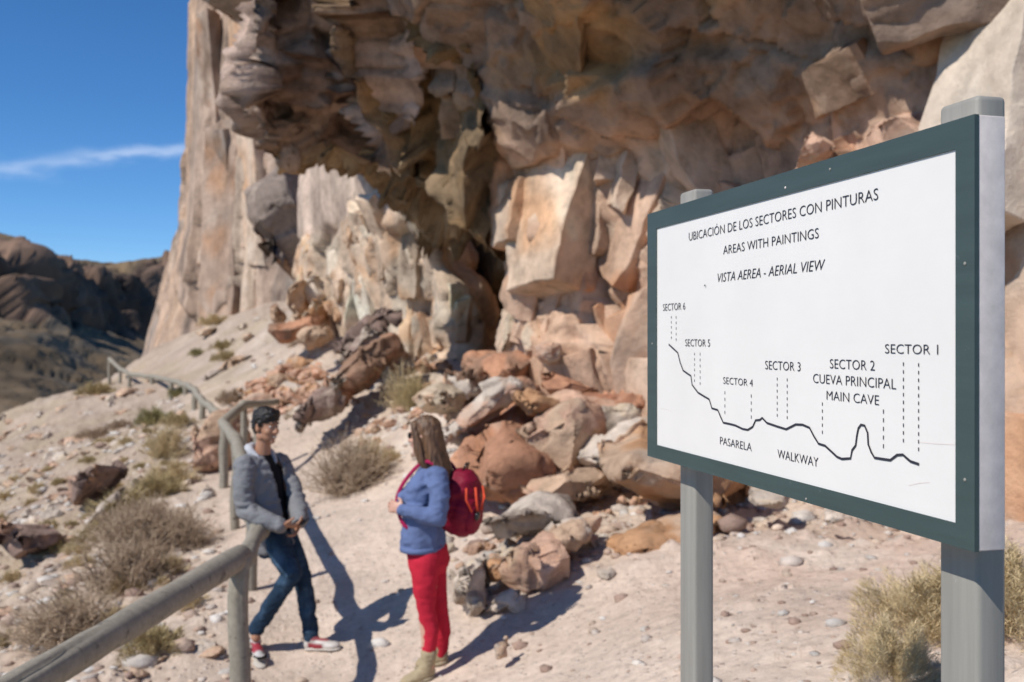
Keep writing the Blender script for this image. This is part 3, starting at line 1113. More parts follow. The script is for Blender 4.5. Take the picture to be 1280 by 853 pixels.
def build_ground():
    na, nr = 860, 720
    ang = np.concatenate((np.linspace(-75, -32, 80), np.linspace(-31.9, 31.9, na), np.linspace(32, 75, 80)))
    rad = np.exp(np.linspace(math.log(1.2), math.log(78.0), nr))
    A, R = np.meshgrid(np.radians(ang), rad)
    x, y = R * np.sin(A), R * np.cos(A)
    z = ground_base(x, y) + ground_detail(x, y)
    v = np.stack((x.ravel(), y.ravel(), z), 1)
    me = mesh_np('ground', v, grid_faces(len(ang), nr)[:, ::-1])
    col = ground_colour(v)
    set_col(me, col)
    m, nt, b = new_mat('stony_dirt', 0.95, 0.1)
    pos = position(nt)
    c = attr_col(nt)
    n1 = noise_node(nt, pos, 1.1, 5, 0.6)
    c = mix(nt, 1.0, c, ramp(nt, n1, [(0.3, 0.84), (0.7, 1.12)]), 'MULTIPLY')
    n2 = noise_node(nt, pos, 14.0, 6, 0.75)
    c = mix(nt, 1.0, c, ramp(nt, n2, [(0.28, 0.70), (0.5, 1.0), (0.75, 1.18)]), 'MULTIPLY')
    vo = nt.nodes.new('ShaderNodeTexVoronoi')
    vo.inputs['Scale'].default_value = 22.0
    nt.links.new(pos, vo.inputs['Vector'])
    peb = ramp(nt, vo.outputs['Distance'], [(0.18, 1.0), (0.34, 0.0)])
    sel = ramp(nt, math_node(nt, 'FRACT', math_node(nt, 'MULTIPLY', vo.outputs['Color'], 3.7)), [(0.50, 0.0), (0.55, 1.0)])
    pk = mix(nt, 1.0, peb, sel, 'MULTIPLY')
    pc = mix(nt, math_node(nt, 'FRACT', math_node(nt, 'MULTIPLY', vo.outputs['Color'], 9.1)), (0.36, 0.25, 0.20), (0.66, 0.60, 0.53))
    c = mix(nt, math_node(nt, 'MULTIPLY', pk, 0.65), c, pc)
    nt.links.new(c, b.inputs['Base Color'])
    hgt = math_node(nt, 'ADD', math_node(nt, 'MULTIPLY', pk, 0.5), n2)
    bump(nt, b, hgt, 0.8, 0.022)
    o = link('ground', me, m)
    tag(o, kind='structure')
    return o


def ground_colour(v):
    p = v * np.array((1, 1, 0))
    c = lerpc((0.56, 0.475, 0.40), (0.63, 0.54, 0.46), sstep(fbm(p, 0.5, 4, 431), -0.3, 0.3))
    pink = sstep(p[:, 0], 0.2, 1.8) * sstep(fbm(p, 0.45, 4, 433), -0.15, 0.35)
    c = lerpc(c, (0.60, 0.47, 0.39), pink * 0.7)
    pale = sstep(fbm(p, 0.9, 4, 435), 0.12, 0.4)
    c = lerpc(c, (0.70, 0.63, 0.55), pale * 0.6)
    c = lerpc(c, (0.62, 0.53, 0.455), (1 - sstep(trail_dist(p[:, 0], p[:, 1]), 0.4, 1.3)) * 0.8)
    c = c * np.array((0.97, 0.915, 0.865))
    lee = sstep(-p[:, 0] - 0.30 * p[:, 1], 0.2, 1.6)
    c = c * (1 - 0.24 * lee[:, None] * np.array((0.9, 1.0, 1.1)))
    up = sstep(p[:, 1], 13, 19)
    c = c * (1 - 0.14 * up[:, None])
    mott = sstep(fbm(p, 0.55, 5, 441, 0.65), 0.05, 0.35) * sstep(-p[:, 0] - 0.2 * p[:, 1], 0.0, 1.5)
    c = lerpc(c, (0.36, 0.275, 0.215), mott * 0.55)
    far = sstep(p[:, 1], 22, 34) * sstep(p[:, 0], -14, -8)
    c = lerpc(c, (0.40, 0.315, 0.25), far)
    dry = sstep(-p[:, 0] - 0.15 * p[:, 1], 1.2, 3.0) * sstep(fbm(p, 0.8, 4, 437), 0.0, 0.35)
    return lerpc(c, (0.38, 0.30, 0.205), dry * 0.6)


far_hills().__setitem__('kind', 'structure')
build_ground()
for fn in (far_cliff, pale_wall, cave_back, main_wall, overhang, right_buttress):
    fn()['kind'] = 'structure'

# ------------------------------------------------------------------ boulders
ROCKCOL = {'red': RED, 'tan': TAN, 'pale': np.array((0.58, 0.49, 0.405)), 'grey': np.array((0.37, 0.30, 0.245)), 'orange': ORANGE, 'purple': PURPLE,
           'pink': np.array((0.57, 0.365, 0.26)), 'cream': np.array((0.60, 0.485, 0.36)), 'brown': np.array((0.30, 0.185, 0.125)), 'dark': np.array((0.26, 0.205, 0.17))}


def stone_mesh(name, pts, seed, kind, voxel=None, rough=1.0, second=None, amount=0.35, cuts=26):
    """broken stone: hull of the points, remeshed, chiselled and grained"""
    bm = bmesh.new()
    for p in pts:
        bm.verts.new(p)
    r = bmesh.ops.convex_hull(bm, input=bm.verts)
    bmesh.ops.delete(bm, geom=list({g for g in r['geom_interior'] + r['geom_unused'] if isinstance(g, bmesh.types.BMVert)}), context='VERTS')
    me = bpy.data.meshes.new(name)
    bm.to_mesh(me)
    bm.free()
    p = co_of(me)
    size = (p.max(0) - p.min(0))
    L = float(np.sort(size)[1:].mean())
    me = remeshed(me, voxel or max(L / 38.0, 0.010), 1, name)
    p = co_of(me)
    # split faces: flat cuts through the stone, as broken tuff shows
    rg = np.random.default_rng(900 + seed)
    lo0, hi0 = p.min(0), p.max(0)
    c0 = (hi0 + lo0) / 2
    T = float(min(hi0 - lo0)) * 1.25
    T = min(T, L)
    for k in range(cuts):
        v = rg.normal(size=3)
        v[1] -= 0.35
        v /= np.linalg.norm(v)
        sd = (p - c0) @ v
        hgt = np.quantile(sd, rg.uniform(0.80, 0.95))
        p = p - np.maximum(sd - hgt, 0)[:, None] * v
    lo, hi = p.min(0), p.max(0)
    p = lo0 + (p - lo) / (hi - lo) * (hi0 - lo0)
    set_co(me, p)
    n = normals_of(me)
    s = 1.0 / L
    q = p + 3.7 * seed
    d1, r1, e1 = planes(q, 2.2 * s, 500 + seed, lambda x: 0.17 * T * fbm(x, 1.6 * s, 2, 505 + seed), (1, 1, 1), 0.05 * L, 0.010 * T)
    r1 = r1[:, 0]
    d2, r2 = facets(q, 3.2 * s, 520 + seed, 0.010 * T, 0.06, 0.015 * T, 0.02 * L)
    d3 = 0.022 * T * fbm(q, 3.0 * s, 4, 540 + seed)
    set_co(me, p + n * (rough * (d1 + d2 + d3) - 0.02 * L)[:, None])
    base = ROCKCOL[kind]
    sec = ROCKCOL[second] if second else base * 1.16
    t = sstep(fbm(q, 1.4 * s, 4, 560 + seed) + 0.5 * (r1 - 0.5), 0.42 - amount, 0.62 - amount)
    c = lerpc(base, sec, t)
    c = c * (0.88 + 0.22 * r2[:, :1])
    set_col(me, c)
    return me


def boulder(name, label, outline, d, thick, kind, seed, second=None, amount=0.35, group=None, tilt=0.0, lean=0.0, voxel=None, rough=1.0, cat='boulder', peak=0.5, sink=0.0):
    """a boulder of the given outline at distance d; thick metres deep; tilt turns its face (+: right side farther), lean tips its top back"""
    rng = random.Random(seed)
    o = np.array(outline, float)
    c = o.mean(0)
    o = c + (o - c) * 1.06
    pts = []
    h = (o[:, 1].max() - o[:, 1].min()) / F * d
    for (x, y) in o:
        dd = d + tilt * (x - c[0]) / F * d + lean * (c[1] - y) / F * d
        pts.append(P(x, y, dd + rng.uniform(-.08, .08) * thick))
    cx, cy = c + np.array((rng.uniform(-.15, .15), rng.uniform(-.2, .05))) * (o.max(0) - o.min(0))
    for (x, y) in o:
        k = rng.uniform(.45, .75)
        xx, yy = cx + (x - cx) * k, cy + (y - cy) * k
        dd = d + tilt * (xx - c[0]) / F * d + lean * (c[1] - yy) / F * d
        pts.append(P(xx, yy, dd - thick * peak * rng.uniform(.7, 1.0)))
        f = P(cx + (x - cx) * .8, cy + (y - cy) * .8, d)
        pts.append(f + np.array((0.15 * thick, thick * rng.uniform(.7, 1.0), -0.05 * h)))
    pts = np.array(pts)
    low = pts[:, 2].min()
    base = np.array((pts[:, 0].mean(), pts[:, 1].mean(), low + 0.15 * (pts[:, 2].max() - low) - sink))
    me = stone_mesh(name, pts - base, seed, kind, voxel, rough, second, amount)
    ob = link(name, me, M_ROCK)
    ob.location = base
    return tag(ob, label, cat, group)


def build_boulders():
    B = boulder
    B('boulder', 'huge rust red boulder with pale crust patches, right behind the red backpack', [(552, 582), (574, 534), (606, 504), (640, 500), (668, 520), (684, 570), (680, 618), (640, 640), (592, 612)], 9.4, 1.2, 'red', 101, 'pink', 0.40, tilt=0.35, lean=0.5, peak=0.35)
    B('boulder', 'broad tan boulder with a rough grainy face, right shoulder of the huge rust red boulder', [(648, 520), (676, 502), (706, 516), (738, 558), (756, 600), (716, 620), (668, 612), (654, 570)], 9.45, 1.0, 'pink', 102, 'tan', 0.50, tilt=0.15, lean=0.6, peak=0.30)
    B('boulder', 'long pale tan block lying along the foot of the broad tan boulder', [(650, 612), (664, 586), (706, 582), (752, 586), (764, 604), (726, 622), (680, 634), (656, 630)], 8.9, 0.6, 'tan', 103, 'pink', 0.40, lean=0.3, peak=0.35)
    B('boulder', 'small peach block perched between the tops of the huge rust red and broad tan boulders', [(640, 516), (650, 492), (676, 488), (692, 506), (676, 524)], 9.6, 0.5, 'orange', 104, 'pink', 0.40, lean=0.3)
    B('rock_slab', 'long narrow pinkish slab leaning up the left side of the huge rust red boulder', [(556, 548), (596, 505), (628, 478), (652, 475), (640, 494), (610, 520), (568, 552)], 9.9, 0.35, 'pink', 3, 'pale', 0.3, tilt=-.2, cat='slab', peak=0.3)
    B('boulder', 'dark reddish boulder hanging just above the top of the long narrow pinkish slab', [(632, 478), (660, 474), (684, 492), (676, 506), (650, 504), (632, 494)], 10.3, 0.5, 'brown', 4, 'red', 0.4)
    B('boulder', 'rounded red brown boulder with an ochre left tip, at the foot of the cave', [(577, 462), (590, 446), (612, 440), (646, 443), (668, 465), (655, 482), (612, 488), (582, 476)], 12.6, 0.9, 'brown', 5, 'red', 0.5, peak=0.4, lean=.4)
    B('rock_slab', 'flat brick red slab with a pale left edge tilted against the wall foot', [(672, 464), (712, 466), (750, 502), (728, 509), (694, 504)], 11.6, 0.5, 'red', 6, 'pink', 0.2, tilt=0.3, lean=1.0, cat='slab', peak=0.2, rough=0.5)
    B('rock_slab', 'brick red slab with a broad white lower edge, beside the left edge of the sign', [(690, 505), (712, 490), (762, 507), (806, 499), (782, 530), (740, 553), (716, 540)], 10.6, 0.6, 'red', 7, 'pink', 0.25, tilt=0.2, lean=0.8, cat='slab', peak=0.25, rough=0.5)
    B('rock_slab', 'white edged pale slab under the brick red slabs, near the lower left corner of the sign', [(698, 522), (722, 548), (748, 552), (800, 512), (812, 524), (770, 556), (736, 568), (706, 545)], 10.3, 0.4, 'pale', 8, 'cream', 0.4, cat='slab', peak=0.3)
    B('rock_slab', 'whitish slab with a shaded underside leaning on the big orange tan boulder', [(724, 572), (764, 545), (812, 520), (822, 540), (782, 580), (752, 592), (734, 588)], 9.0, 0.6, 'pale', 9, 'tan', 0.3, cat='slab', peak=0.35, lean=0.6)
    B('boulder', 'big smooth orange tan boulder below the sign, cut by the left sign post', [(758, 580), (772, 548), (812, 528), (880, 532), (935, 580), (952, 612), (920, 640), (880, 650), (815, 655), (768, 646), (757, 610)], 8.0, 1.4, 'orange', 10, 'tan', 0.45, tilt=0.15, lean=0.3, peak=0.28, rough=0.7)
    B('boulder', 'long pale grey boulder with a jagged lower edge, right of the backpack', [(608, 655), (634, 632), (664, 618), (690, 630), (728, 643), (718, 655), (668, 668), (630, 684), (612, 680)], 7.9, 0.6, 'pale', 11, 'grey', 0.3, lean=0.8, peak=0.35)
    B('boulder', 'angular salmon tan boulder in the middle of the row, over the woman\'s long shadow', [(630, 704), (648, 682), (682, 671), (708, 690), (706, 714), (674, 738), (642, 733), (628, 722)], 7.1, 0.55, 'pink', 12, 'tan', 0.45, peak=0.45)
    B('rock', 'small orange block stuck to the left side of the angular salmon tan boulder', [(610, 712), (618, 700), (632, 702), (632, 728), (616, 732)], 7.15, 0.3, 'orange', 13, 'tan', 0.4, cat='rock')
    B('rock', 'pinkish pale block squeezed between the long pale grey boulder and the orange ledge', [(686, 668), (720, 652), (752, 652), (744, 672), (718, 687), (696, 684)], 7.5, 0.5, 'tan', 14, 'pale', 0.4, cat='rock', lean=.5)
    B('rock_ledge', 'long peach ledge lying under the big orange tan boulder', [(756, 712), (766, 680), (796, 664), (850, 656), (892, 652), (892, 690), (846, 696), (796, 702), (764, 712)], 7.4, 0.9, 'orange', 15, 'pale', 0.5, cat='ledge', peak=0.2, lean=.3, sink=0.05)
    B('rock', 'pale wedge of rock casting a dark triangle, right of the woman\'s red trousers', [(566, 726), (580, 702), (598, 706), (604, 726), (590, 748), (572, 756)], 6.9, 0.4, 'pale', 16, 'tan', 0.3, cat='rock')
    for k, (ol, lab) in enumerate((
            ([(572, 752), (590, 736), (604, 748), (600, 772), (580, 776)], 'leftmost pale stone of the row under the angular salmon tan boulder'),
            ([(600, 768), (612, 742), (634, 738), (640, 762), (622, 778)], 'upright white stone in the middle of the row under the angular salmon tan boulder'),
            ([(636, 764), (640, 740), (664, 744), (664, 764), (648, 774)], 'rightmost grey white stone of the row under the angular salmon tan boulder'))):
        B('rock', lab, ol, 6.9, 0.35, 'pale', 20 + k, 'grey', 0.3, cat='rock', group='pale stones under the salmon boulder')
    B('rock', 'small white stone on the dirt at the right end of the woman\'s shadow', [(748, 726), (756, 715), (772, 716), (770, 728), (756, 734)], 6.9, 0.2, 'pale', 24, cat='rock')
    B('rock', 'little pointed grey stone standing on the trail edge below the pale row of stones', [(619, 822), (626, 800), (634, 812), (632, 822)], 5.9, 0.12, 'tan', 25, 'grey', cat='rock')
    B('rock', 'pale flattish stone lying on the dirt right of the left sign post', [(938, 622), (953, 614), (990, 621), (976, 636), (946, 638)], 7.6, 0.35, 'pale', 26, 'cream', cat='rock', lean=.5)
    B('rock', 'smaller pale stone on the dirt under the middle of the sign', [(1026, 650), (1036, 641), (1054, 645), (1052, 656), (1034, 657)], 7.2, 0.2, 'pale', 27, cat='rock')
    B('rock', 'small peaked stone at the foot of the peach ledge beside the left sign post', [(806, 712), (814, 700), (826, 704), (828, 714), (816, 718)], 7.0, 0.2, 'tan', 28, 'pale', cat='rock')
    B('boulder', 'rounded beige boulder with a pale top right above the woman\'s head', [(515, 508), (528, 488), (550, 481), (574, 494), (584, 514), (556, 520), (524, 518)], 12.4, 0.7, 'cream', 30, 'tan', 0.4, lean=.4)
    B('rock', 'brown triangular rock between the beige boulder and the red brown boulder', [(551, 461), (566, 466), (594, 496), (578, 502), (556, 488)], 12.9, 0.4, 'brown', 31, 'pink', 0.4, cat='rock')
    B('rock', 'white rock lying against the left end of the rounded red brown boulder', [(560, 470), (576, 466), (600, 486), (602, 498), (586, 500), (568, 484)], 12.75, 0.35, 'pale', 32, cat='rock')
    B('boulder', 'sharp edged dark red boulder below the dry bush at the cliff foot', [(414, 494), (430, 460), (458, 432), (490, 422), (498, 444), (470, 470), (428, 502)], 16.2, 1.0, 'red', 33, 'brown', 0.35, peak=0.35, tilt=0.3)
    B('boulder', 'dark purple grey slab leaning at the top of the rubble heap', [(404, 452), (428, 414), (452, 388), (488, 404), (462, 414), (436, 448)], 18.2, 1.0, 'purple', 34, 'grey', 0.4, tilt=0.5)
    B('rock_slab', 'curved grey slab arching between the purple slab and the dark red boulder', [(430, 452), (444, 424), (472, 408), (484, 414), (452, 436), (434, 456)], 17.3, 0.5, 'grey', 35, 'purple', 0.3, cat='slab')
    B('boulder', 'slanted grey brown slab beside the path above the man\'s head', [(366, 520), (394, 490), (420, 476), (424, 490), (408, 508), (384, 530), (368, 534)], 15.6, 0.7, 'grey', 36, 'purple', 0.4, tilt=0.2)
    B('rock', 'rounded light brown rock on the left of the rubble heap', [(379, 424), (392, 408), (410, 410), (408, 434), (388, 438)], 20.5, 0.6, 'tan', 37, 'pink', cat='rock')
    B('boulder', 'flat dark red rock under the columns of pale stone', [(336, 420), (352, 404), (384, 394), (400, 400), (372, 420), (346, 428)], 22, 0.8, 'red', 38, 'brown', 0.35)
    B('rock_column', 'thick cream column of cracked rock at the left end of the pale wall', [(372, 376), (374, 350), (398, 346), (404, 368), (400, 384)], 24, 0.9, 'cream', 39, 'pale', cat='rock column', peak=.25)
    B('rock_column', 'brownish column of rock leaning left at the end of the pale wall', [(360, 388), (358, 358), (370, 350), (378, 372), (372, 402)], 23.4, 0.7, 'tan', 40, 'orange', cat='rock column', peak=.3)
    B('rock_column', 'short dark column standing farthest left beside the pale wall', [(338, 406), (340, 380), (352, 382), (354, 408)], 23.5, 0.5, 'brown', 41, 'tan', cat='rock column')
    B('rock_column', 'peach block at the foot of the cream column of cracked rock', [(378, 400), (384, 378), (400, 378), (404, 398), (390, 404)], 22.8, 0.6, 'orange', 42, 'cream', cat='rock column')
    B('rock_column', 'tall pale fin of rock standing at the wall foot right of the cave', [(626, 440), (632, 400), (644, 386), (652, 396), (648, 440)], 13.6, 0.4, 'cream', 43, 'tan', cat='rock fin', peak=.3, rough=.6)
    B('rock_column', 'ochre pointed fin of rock beside the tall pale fin at the wall foot', [(650, 446), (654, 404), (664, 386), (682, 410), (684, 440), (668, 452)], 13.2, 0.5, 'tan', 44, 'cream', cat='rock fin', peak=.35, rough=.6)
    B('rock', 'rounded pink block wedged at the foot of the ochre pointed fin', [(669, 440), (674, 428), (692, 428), (702, 444), (690, 460), (674, 458)], 12.4, 0.5, 'pink', 45, 'pale', cat='rock')
    B('boulder', 'dark plum boulder alone on the slope left of the fence', [(82, 626), (96, 590), (118, 578), (134, 588), (130, 612), (100, 634)], 14.2, 0.9, 'purple', 46, 'pink', 0.3, tilt=-.2, peak=.4)
    B('boulder', 'reddish half buried boulder at the left edge of the picture', [(-20, 694), (-6, 660), (22, 652), (62, 662), (60, 682), (22, 698)], 12.0, 0.9, 'pink', 47, 'purple', 0.4)
    B('boulder', 'flat pinkish outcrop at the fence where the rail bends', [(236, 566), (246, 532), (272, 516), (280, 560), (272, 604), (244, 596)], 15.5, 1.6, 'pink', 48, 'tan', 0.4, lean=1.2, peak=.2)
    B('rock', 'white rock on the slope beside the near rail', [(224, 658), (236, 648), (254, 652), (250, 664), (232, 666)], 11.8, 0.35, 'pale', 49, cat='rock')
    B('boulder', 'long grey ledge of rock on the hillside above the far handrail', [(258, 474), (282, 456), (318, 444), (330, 450), (300, 464), (270, 478)], 27, 1.2, 'grey', 50, 'tan', 0.4)
    B('rock', 'yellowish rock high on the slope below the tall cliff', [(244, 418), (252, 410), (268, 412), (266, 420), (250, 424)], 36, 0.8, 'cream', 51, 'tan', cat='rock')
    B('rock', 'weathered grey log of stone lying on the slope among the shrubs', [(98, 668), (120, 640), (144, 616), (148, 622), (124, 648), (102, 674)], 12.6, 0.2, 'pale', 52, 'grey', cat='rock')
    B('pitted_crag', 'dark pitted crag bulging from the tall cliff under the overhang', [(312, 190), (350, 186), (388, 200), (402, 236), (412, 280), (414, 322), (396, 348), (358, 368), (334, 350), (318, 316), (308, 250)], 33, 3.2, 'dark', 53, 'brown', 0.3, cat='crag', peak=0.35, rough=0.75, lean=-0.35, voxel=0.09)
    B('roof_slab', 'flat dark slab of the overhang roof sticking out at the top left corner', [(236, -12), (262, 6), (292, 28), (300, 10), (310, -60), (280, -90), (240, -60)], 17.5, 3.0, 'brown', 54, 'grey', 0.4, cat='rock slab', peak=0.1, rough=0.6)
    B('rock', 'lit square block on the wall ledge just above the sign', [(1003, 206), (1004, 168), (1030, 160), (1040, 182), (1050, 206)], 8.9, 0.5, 'pink', 55, 'pale', cat='rock', peak=.2, rough=.6)
    B('boulder', 'pale pink shoulder of rock on the wall beside the right sign post', [(1104, 215), (1112, 150), (1126, 122), (1168, 118), (1205, 128), (1206, 215)], 8.3, 0.8, 'pink', 56, 'pale', cat='boulder', peak=.15, rough=.6)


def build_rubble():
    """the heap of broken blocks under the pale wall, block by block"""
    rng = random.Random(77)
    protos = []
    for k, (kd, sec) in enumerate((('red', 'pink'), ('pink', 'orange'), ('tan', 'pink'), ('pale', 'cream'), ('purple', 'grey'), ('orange', 'tan'))):
        pts = []
        for i in range(18):
            v = Vector((rng.gauss(0, 1), rng.gauss(0, 1), rng.gauss(0, 1))).normalized()
            pts.append((v.x * 0.5 * rng.uniform(.8, 1.1), v.y * 0.36, v.z * 0.30))
        protos.append(stone_mesh('rubble_block', pts, 60 + k, kd, 0.035, 1.0, sec))
    spots = []
    zones = (  # px range, py range, d range, size, n, colours
        ((318, 400), (398, 452), (19, 22), (0.30, 0.9), 40, (0, 0, 1, 2, 5)),
        ((340, 430), (440, 500), (17, 19.5), (0.22, 0.7), 40, (1, 2, 1, 3, 0)),
        ((440, 560), (395, 445), (17.5, 19.5), (0.22, 0.6), 26, (2, 5, 1, 3, 5)),
        ((450, 590), (445, 500), (13.0, 16.8), (0.15, 0.50), 46, (2, 3, 1, 1, 2)),
        ((570, 740), (430, 500), (11.4, 13.8), (0.18, 0.6), 44, (1, 2, 1, 0, 5)),
        ((660, 860), (470, 560), (8.9, 11.2), (0.15, 0.55), 44, (1, 2, 1, 3, 0)),
        ((560, 760), (600, 700), (7.4, 8.8), (0.10, 0.32), 36, (2, 3, 1, 1)))
    names = ('in the red rubble heap below the cream columns', 'on the pale scree left of the dark red boulder', 'along the foot of the pale wall',
             'among the stones by the dry bush under the cave', 'at the foot of the cave wall', 'between the brick red slabs', 'tucked between the boulders behind the woman')
    looks = ('broken dark red block', 'broken pinkish block', 'broken tan block', 'broken whitish block', 'broken purple grey block', 'broken orange block')
    for zi, (xr, yr, dr, sr, n, cs) in enumerate(zones):
        for i in range(n):
            t = rng.random()
            px = rng.uniform(*xr)
            d = dr[1] + (dr[0] - dr[1]) * t
            x, y = (px - 640) / F * d, d
            z = ground_z(x, y)
            size = rng.uniform(*sr) * (0.6 + 0.6 * rng.random())
            c = rng.choice(cs)
            o = link('rubble_block', protos[c], M_ROCK)
            o.location = (x, y, z + size * rng.uniform(0.0, 0.14))
            o.rotation_euler = (rng.uniform(-.5, .5), rng.uniform(-.5, .5), rng.uniform(0, 6.28))
            o.scale = (size, size * rng.uniform(.8, 1.2), size * rng.uniform(.8, 1.3))
            tag(o, looks[c] + ' ' + names[zi], 'rock', looks[c].replace('broken ', '') + 's ' + names[zi])


def build_slope_rocks():
    rng = random.Random(5)
    protos = []
    for k, (kd, sec) in enumerate((('pale', 'cream'), ('pink', 'tan'), ('grey', 'tan'))):
        pts = []
        for i in range(16):
            v = Vector((rng.gauss(0, 1), rng.gauss(0, 1), rng.gauss(0, 1))).normalized()
            pts.append((v.x * 0.5, v.y * 0.4, v.z * 0.27))
        protos.append(stone_mesh('slope_rock', pts, 80 + k, kd, 0.04, 1.0, sec))
    looks = ('pale stone', 'pinkish stone', 'grey stone')
    for i in range(210):
        px, d = rng.uniform(-10, 330), rng.uniform(6.5, 36)
        x, y = (px - 640) / F * d, d
        if trail_dist(x, y)[0] < 0.95:
            continue
        s = rng.uniform(0.12, 0.42) * (0.6 + d / 26)
        k = rng.choice((0, 0, 1, 2))
        o = link('slope_rock', protos[k], M_ROCK)
        o.location = (x, y, ground_z(x, y) + 0.03 * s)
        o.rotation_euler = (rng.uniform(-.3, .3), rng.uniform(-.3, .3), rng.uniform(0, 6.28))
        o.scale = (s, s, s * rng.uniform(.7, 1.1))
        tag(o, looks[k] + ' strewn on the slope left of the handrail', 'stone', looks[k] + 's strewn on the slope')


def build_gravel():
    """loose pebbles and chips on the dirt: nobody could count them"""
    rng = np.random.default_rng(9)
    bm = bmesh.new()
    bmesh.ops.create_icosphere(bm, subdivisions=1, radius=1.0)
    base = np.array([v.co[:] for v in bm.verts])
    faces = np.array([[v.index for v in f.verts] for f in bm.faces])
    bm.free()
    V, Fc, K = [], [], []
    n = 0
    N = 9000
    d = np.exp(rng.uniform(math.log(3.0), math.log(26), N))
    px = rng.uniform(-60, 1340, N)
    x, y = (px - 640) / F * d, d
    td = trail_dist(x, y)
    right = (x + 0.25 * y > 1.7) & (y < 7.2)
    keep = rng.random(N) < np.where(td < 0.9, 0.12, np.where(right, 0.22, 0.95))
    keep &= ~((x > 0.3) & (y > 12))
    x, y, d, td, right = x[keep], y[keep], d[keep], td[keep], right[keep]
    z = ground_z(x, y)
    pal = np.array(((0.66, 0.60, 0.53), (0.58, 0.50, 0.43), (0.50, 0.37, 0.29), (0.40, 0.28, 0.22), (0.60, 0.47, 0.36), (0.68, 0.63, 0.57)))
    for i in range(len(x)):
        s = math.exp(rng.normal(math.log(0.016 + 0.0026 * d[i]), 0.5))
        s = min(s, 0.13) * (0.7 if (td[i] < 0.8 or right[i]) else 1.0)
        b = base * (1 + 0.35 * (rng.random((len(base), 1)) - 0.5)) * np.array((1, rng.uniform(.6, 1), rng.uniform(.3, .6))) * s
        a = rng.uniform(0, 6.28)
        ca, sa = math.cos(a), math.sin(a)
        b = b @ np.array(((ca, sa, 0), (-sa, ca, 0), (0, 0, 1)))
        V.append(b + np.array((x[i], y[i], z[i] + s * 0.12)))
        Fc.append(faces + n)
        K.append(np.repeat(pal[rng.integers(0, len(pal))][None] * rng.uniform(.85, 1.1), len(b), 0))
        n += len(b)
    me = mesh_np('gravel', np.concatenate(V), np.concatenate(Fc), np.concatenate(K), smooth=False)
    tag(link('gravel', me, M_ROCK), kind='stuff')


build_boulders()
build_rubble()
build_slope_rocks()
build_gravel()

# ------------------------------------------------------------------ desert shrubs
def leaf_material(name, a, b_):
    m, nt, b = new_mat(name, 0.9, 0.1)
    n = noise_node(nt, objcoord(nt), 5.0, 3, 0.6)
    c = mix(nt, ramp(nt, n, [(0.35, 0.0), (0.65, 1.0)]), a, b_)
    c = mix(nt, 1.0, c, attr_col(nt), 'MULTIPLY')
    nt.links.new(c, b.inputs['Base Color'])
    return m


M_STRAW = leaf_material('dry_straw', (0.52, 0.40, 0.22), (0.64, 0.52, 0.32))
M_OLIVE = leaf_material('olive_grass', (0.38, 0.30, 0.15), (0.50, 0.395, 0.22))
M_TWIG = leaf_material('grey_twigs', (0.37, 0.275, 0.19), (0.50, 0.385, 0.275))
M_GREEN = leaf_material('dusty_green', (0.27, 0.245, 0.11), (0.38, 0.33, 0.17))


def blades(name, n, rad, hgt, width, seed, lean=0.8, cushion=0.6, long=1.0):
    """tussock: thin two-piece blades springing from a rounded cushion"""
    rng = np.random.default_rng(seed)
    V, Fc, K = [], [], []
    for i in range(n):
        a = rng.uniform(0, 2 * math.pi)
        r = rad * math.sqrt(rng.uniform(0, 1))
        clump = 0.70 + 0.28 * math.sin(3 * a + seed) + 0.22 * math.sin(7 * a + 2 * seed)
        r *= clump
        base = np.array((r * math.cos(a), r * math.sin(a), 0.0))
        dome = math.sqrt(max(0.0, 1 - (r / rad) ** 2)) * (0.72 + 0.38 * math.sin(9 * base[0] / rad + seed) * math.cos(8 * base[1] / rad + 2 * seed))
        z0 = cushion * hgt * dome * math.sqrt(rng.uniform(0.0, 1.0))
        l = hgt * (0.35 + 0.65 * dome) * rng.uniform(0.35, 1.0) * long
        o = np.array((math.cos(a), math.sin(a), 0)) * (r / rad) * lean + rng.normal(0, 0.45, 3) * np.array((1, 1, .3))
        d = np.array((o[0], o[1], 1.0))
        d /= np.linalg.norm(d)
        side = np.cross(d, rng.normal(size=3))
        side *= width * rng.uniform(.6, 1.3) / (np.linalg.norm(side) + 1e-9)
        p0 = base + np.array((0, 0, z0))
        p1 = p0 + d * l * 0.55
        p2 = p1 + (d + np.array((o[0], o[1], -0.15)) * 0.5) * l * 0.4
        b = len(V)
        V += [p0 - side, p0 + side, p1 + side * .7, p1 - side * .7, p2]
        Fc += [(b, b + 1, b + 2, b + 3), (b + 3, b + 2, b + 4)]
        K += [np.ones(3) * rng.uniform(0.7, 1.25)] * 5
    return mesh_np(name, np.array(V), Fc, np.array(K))


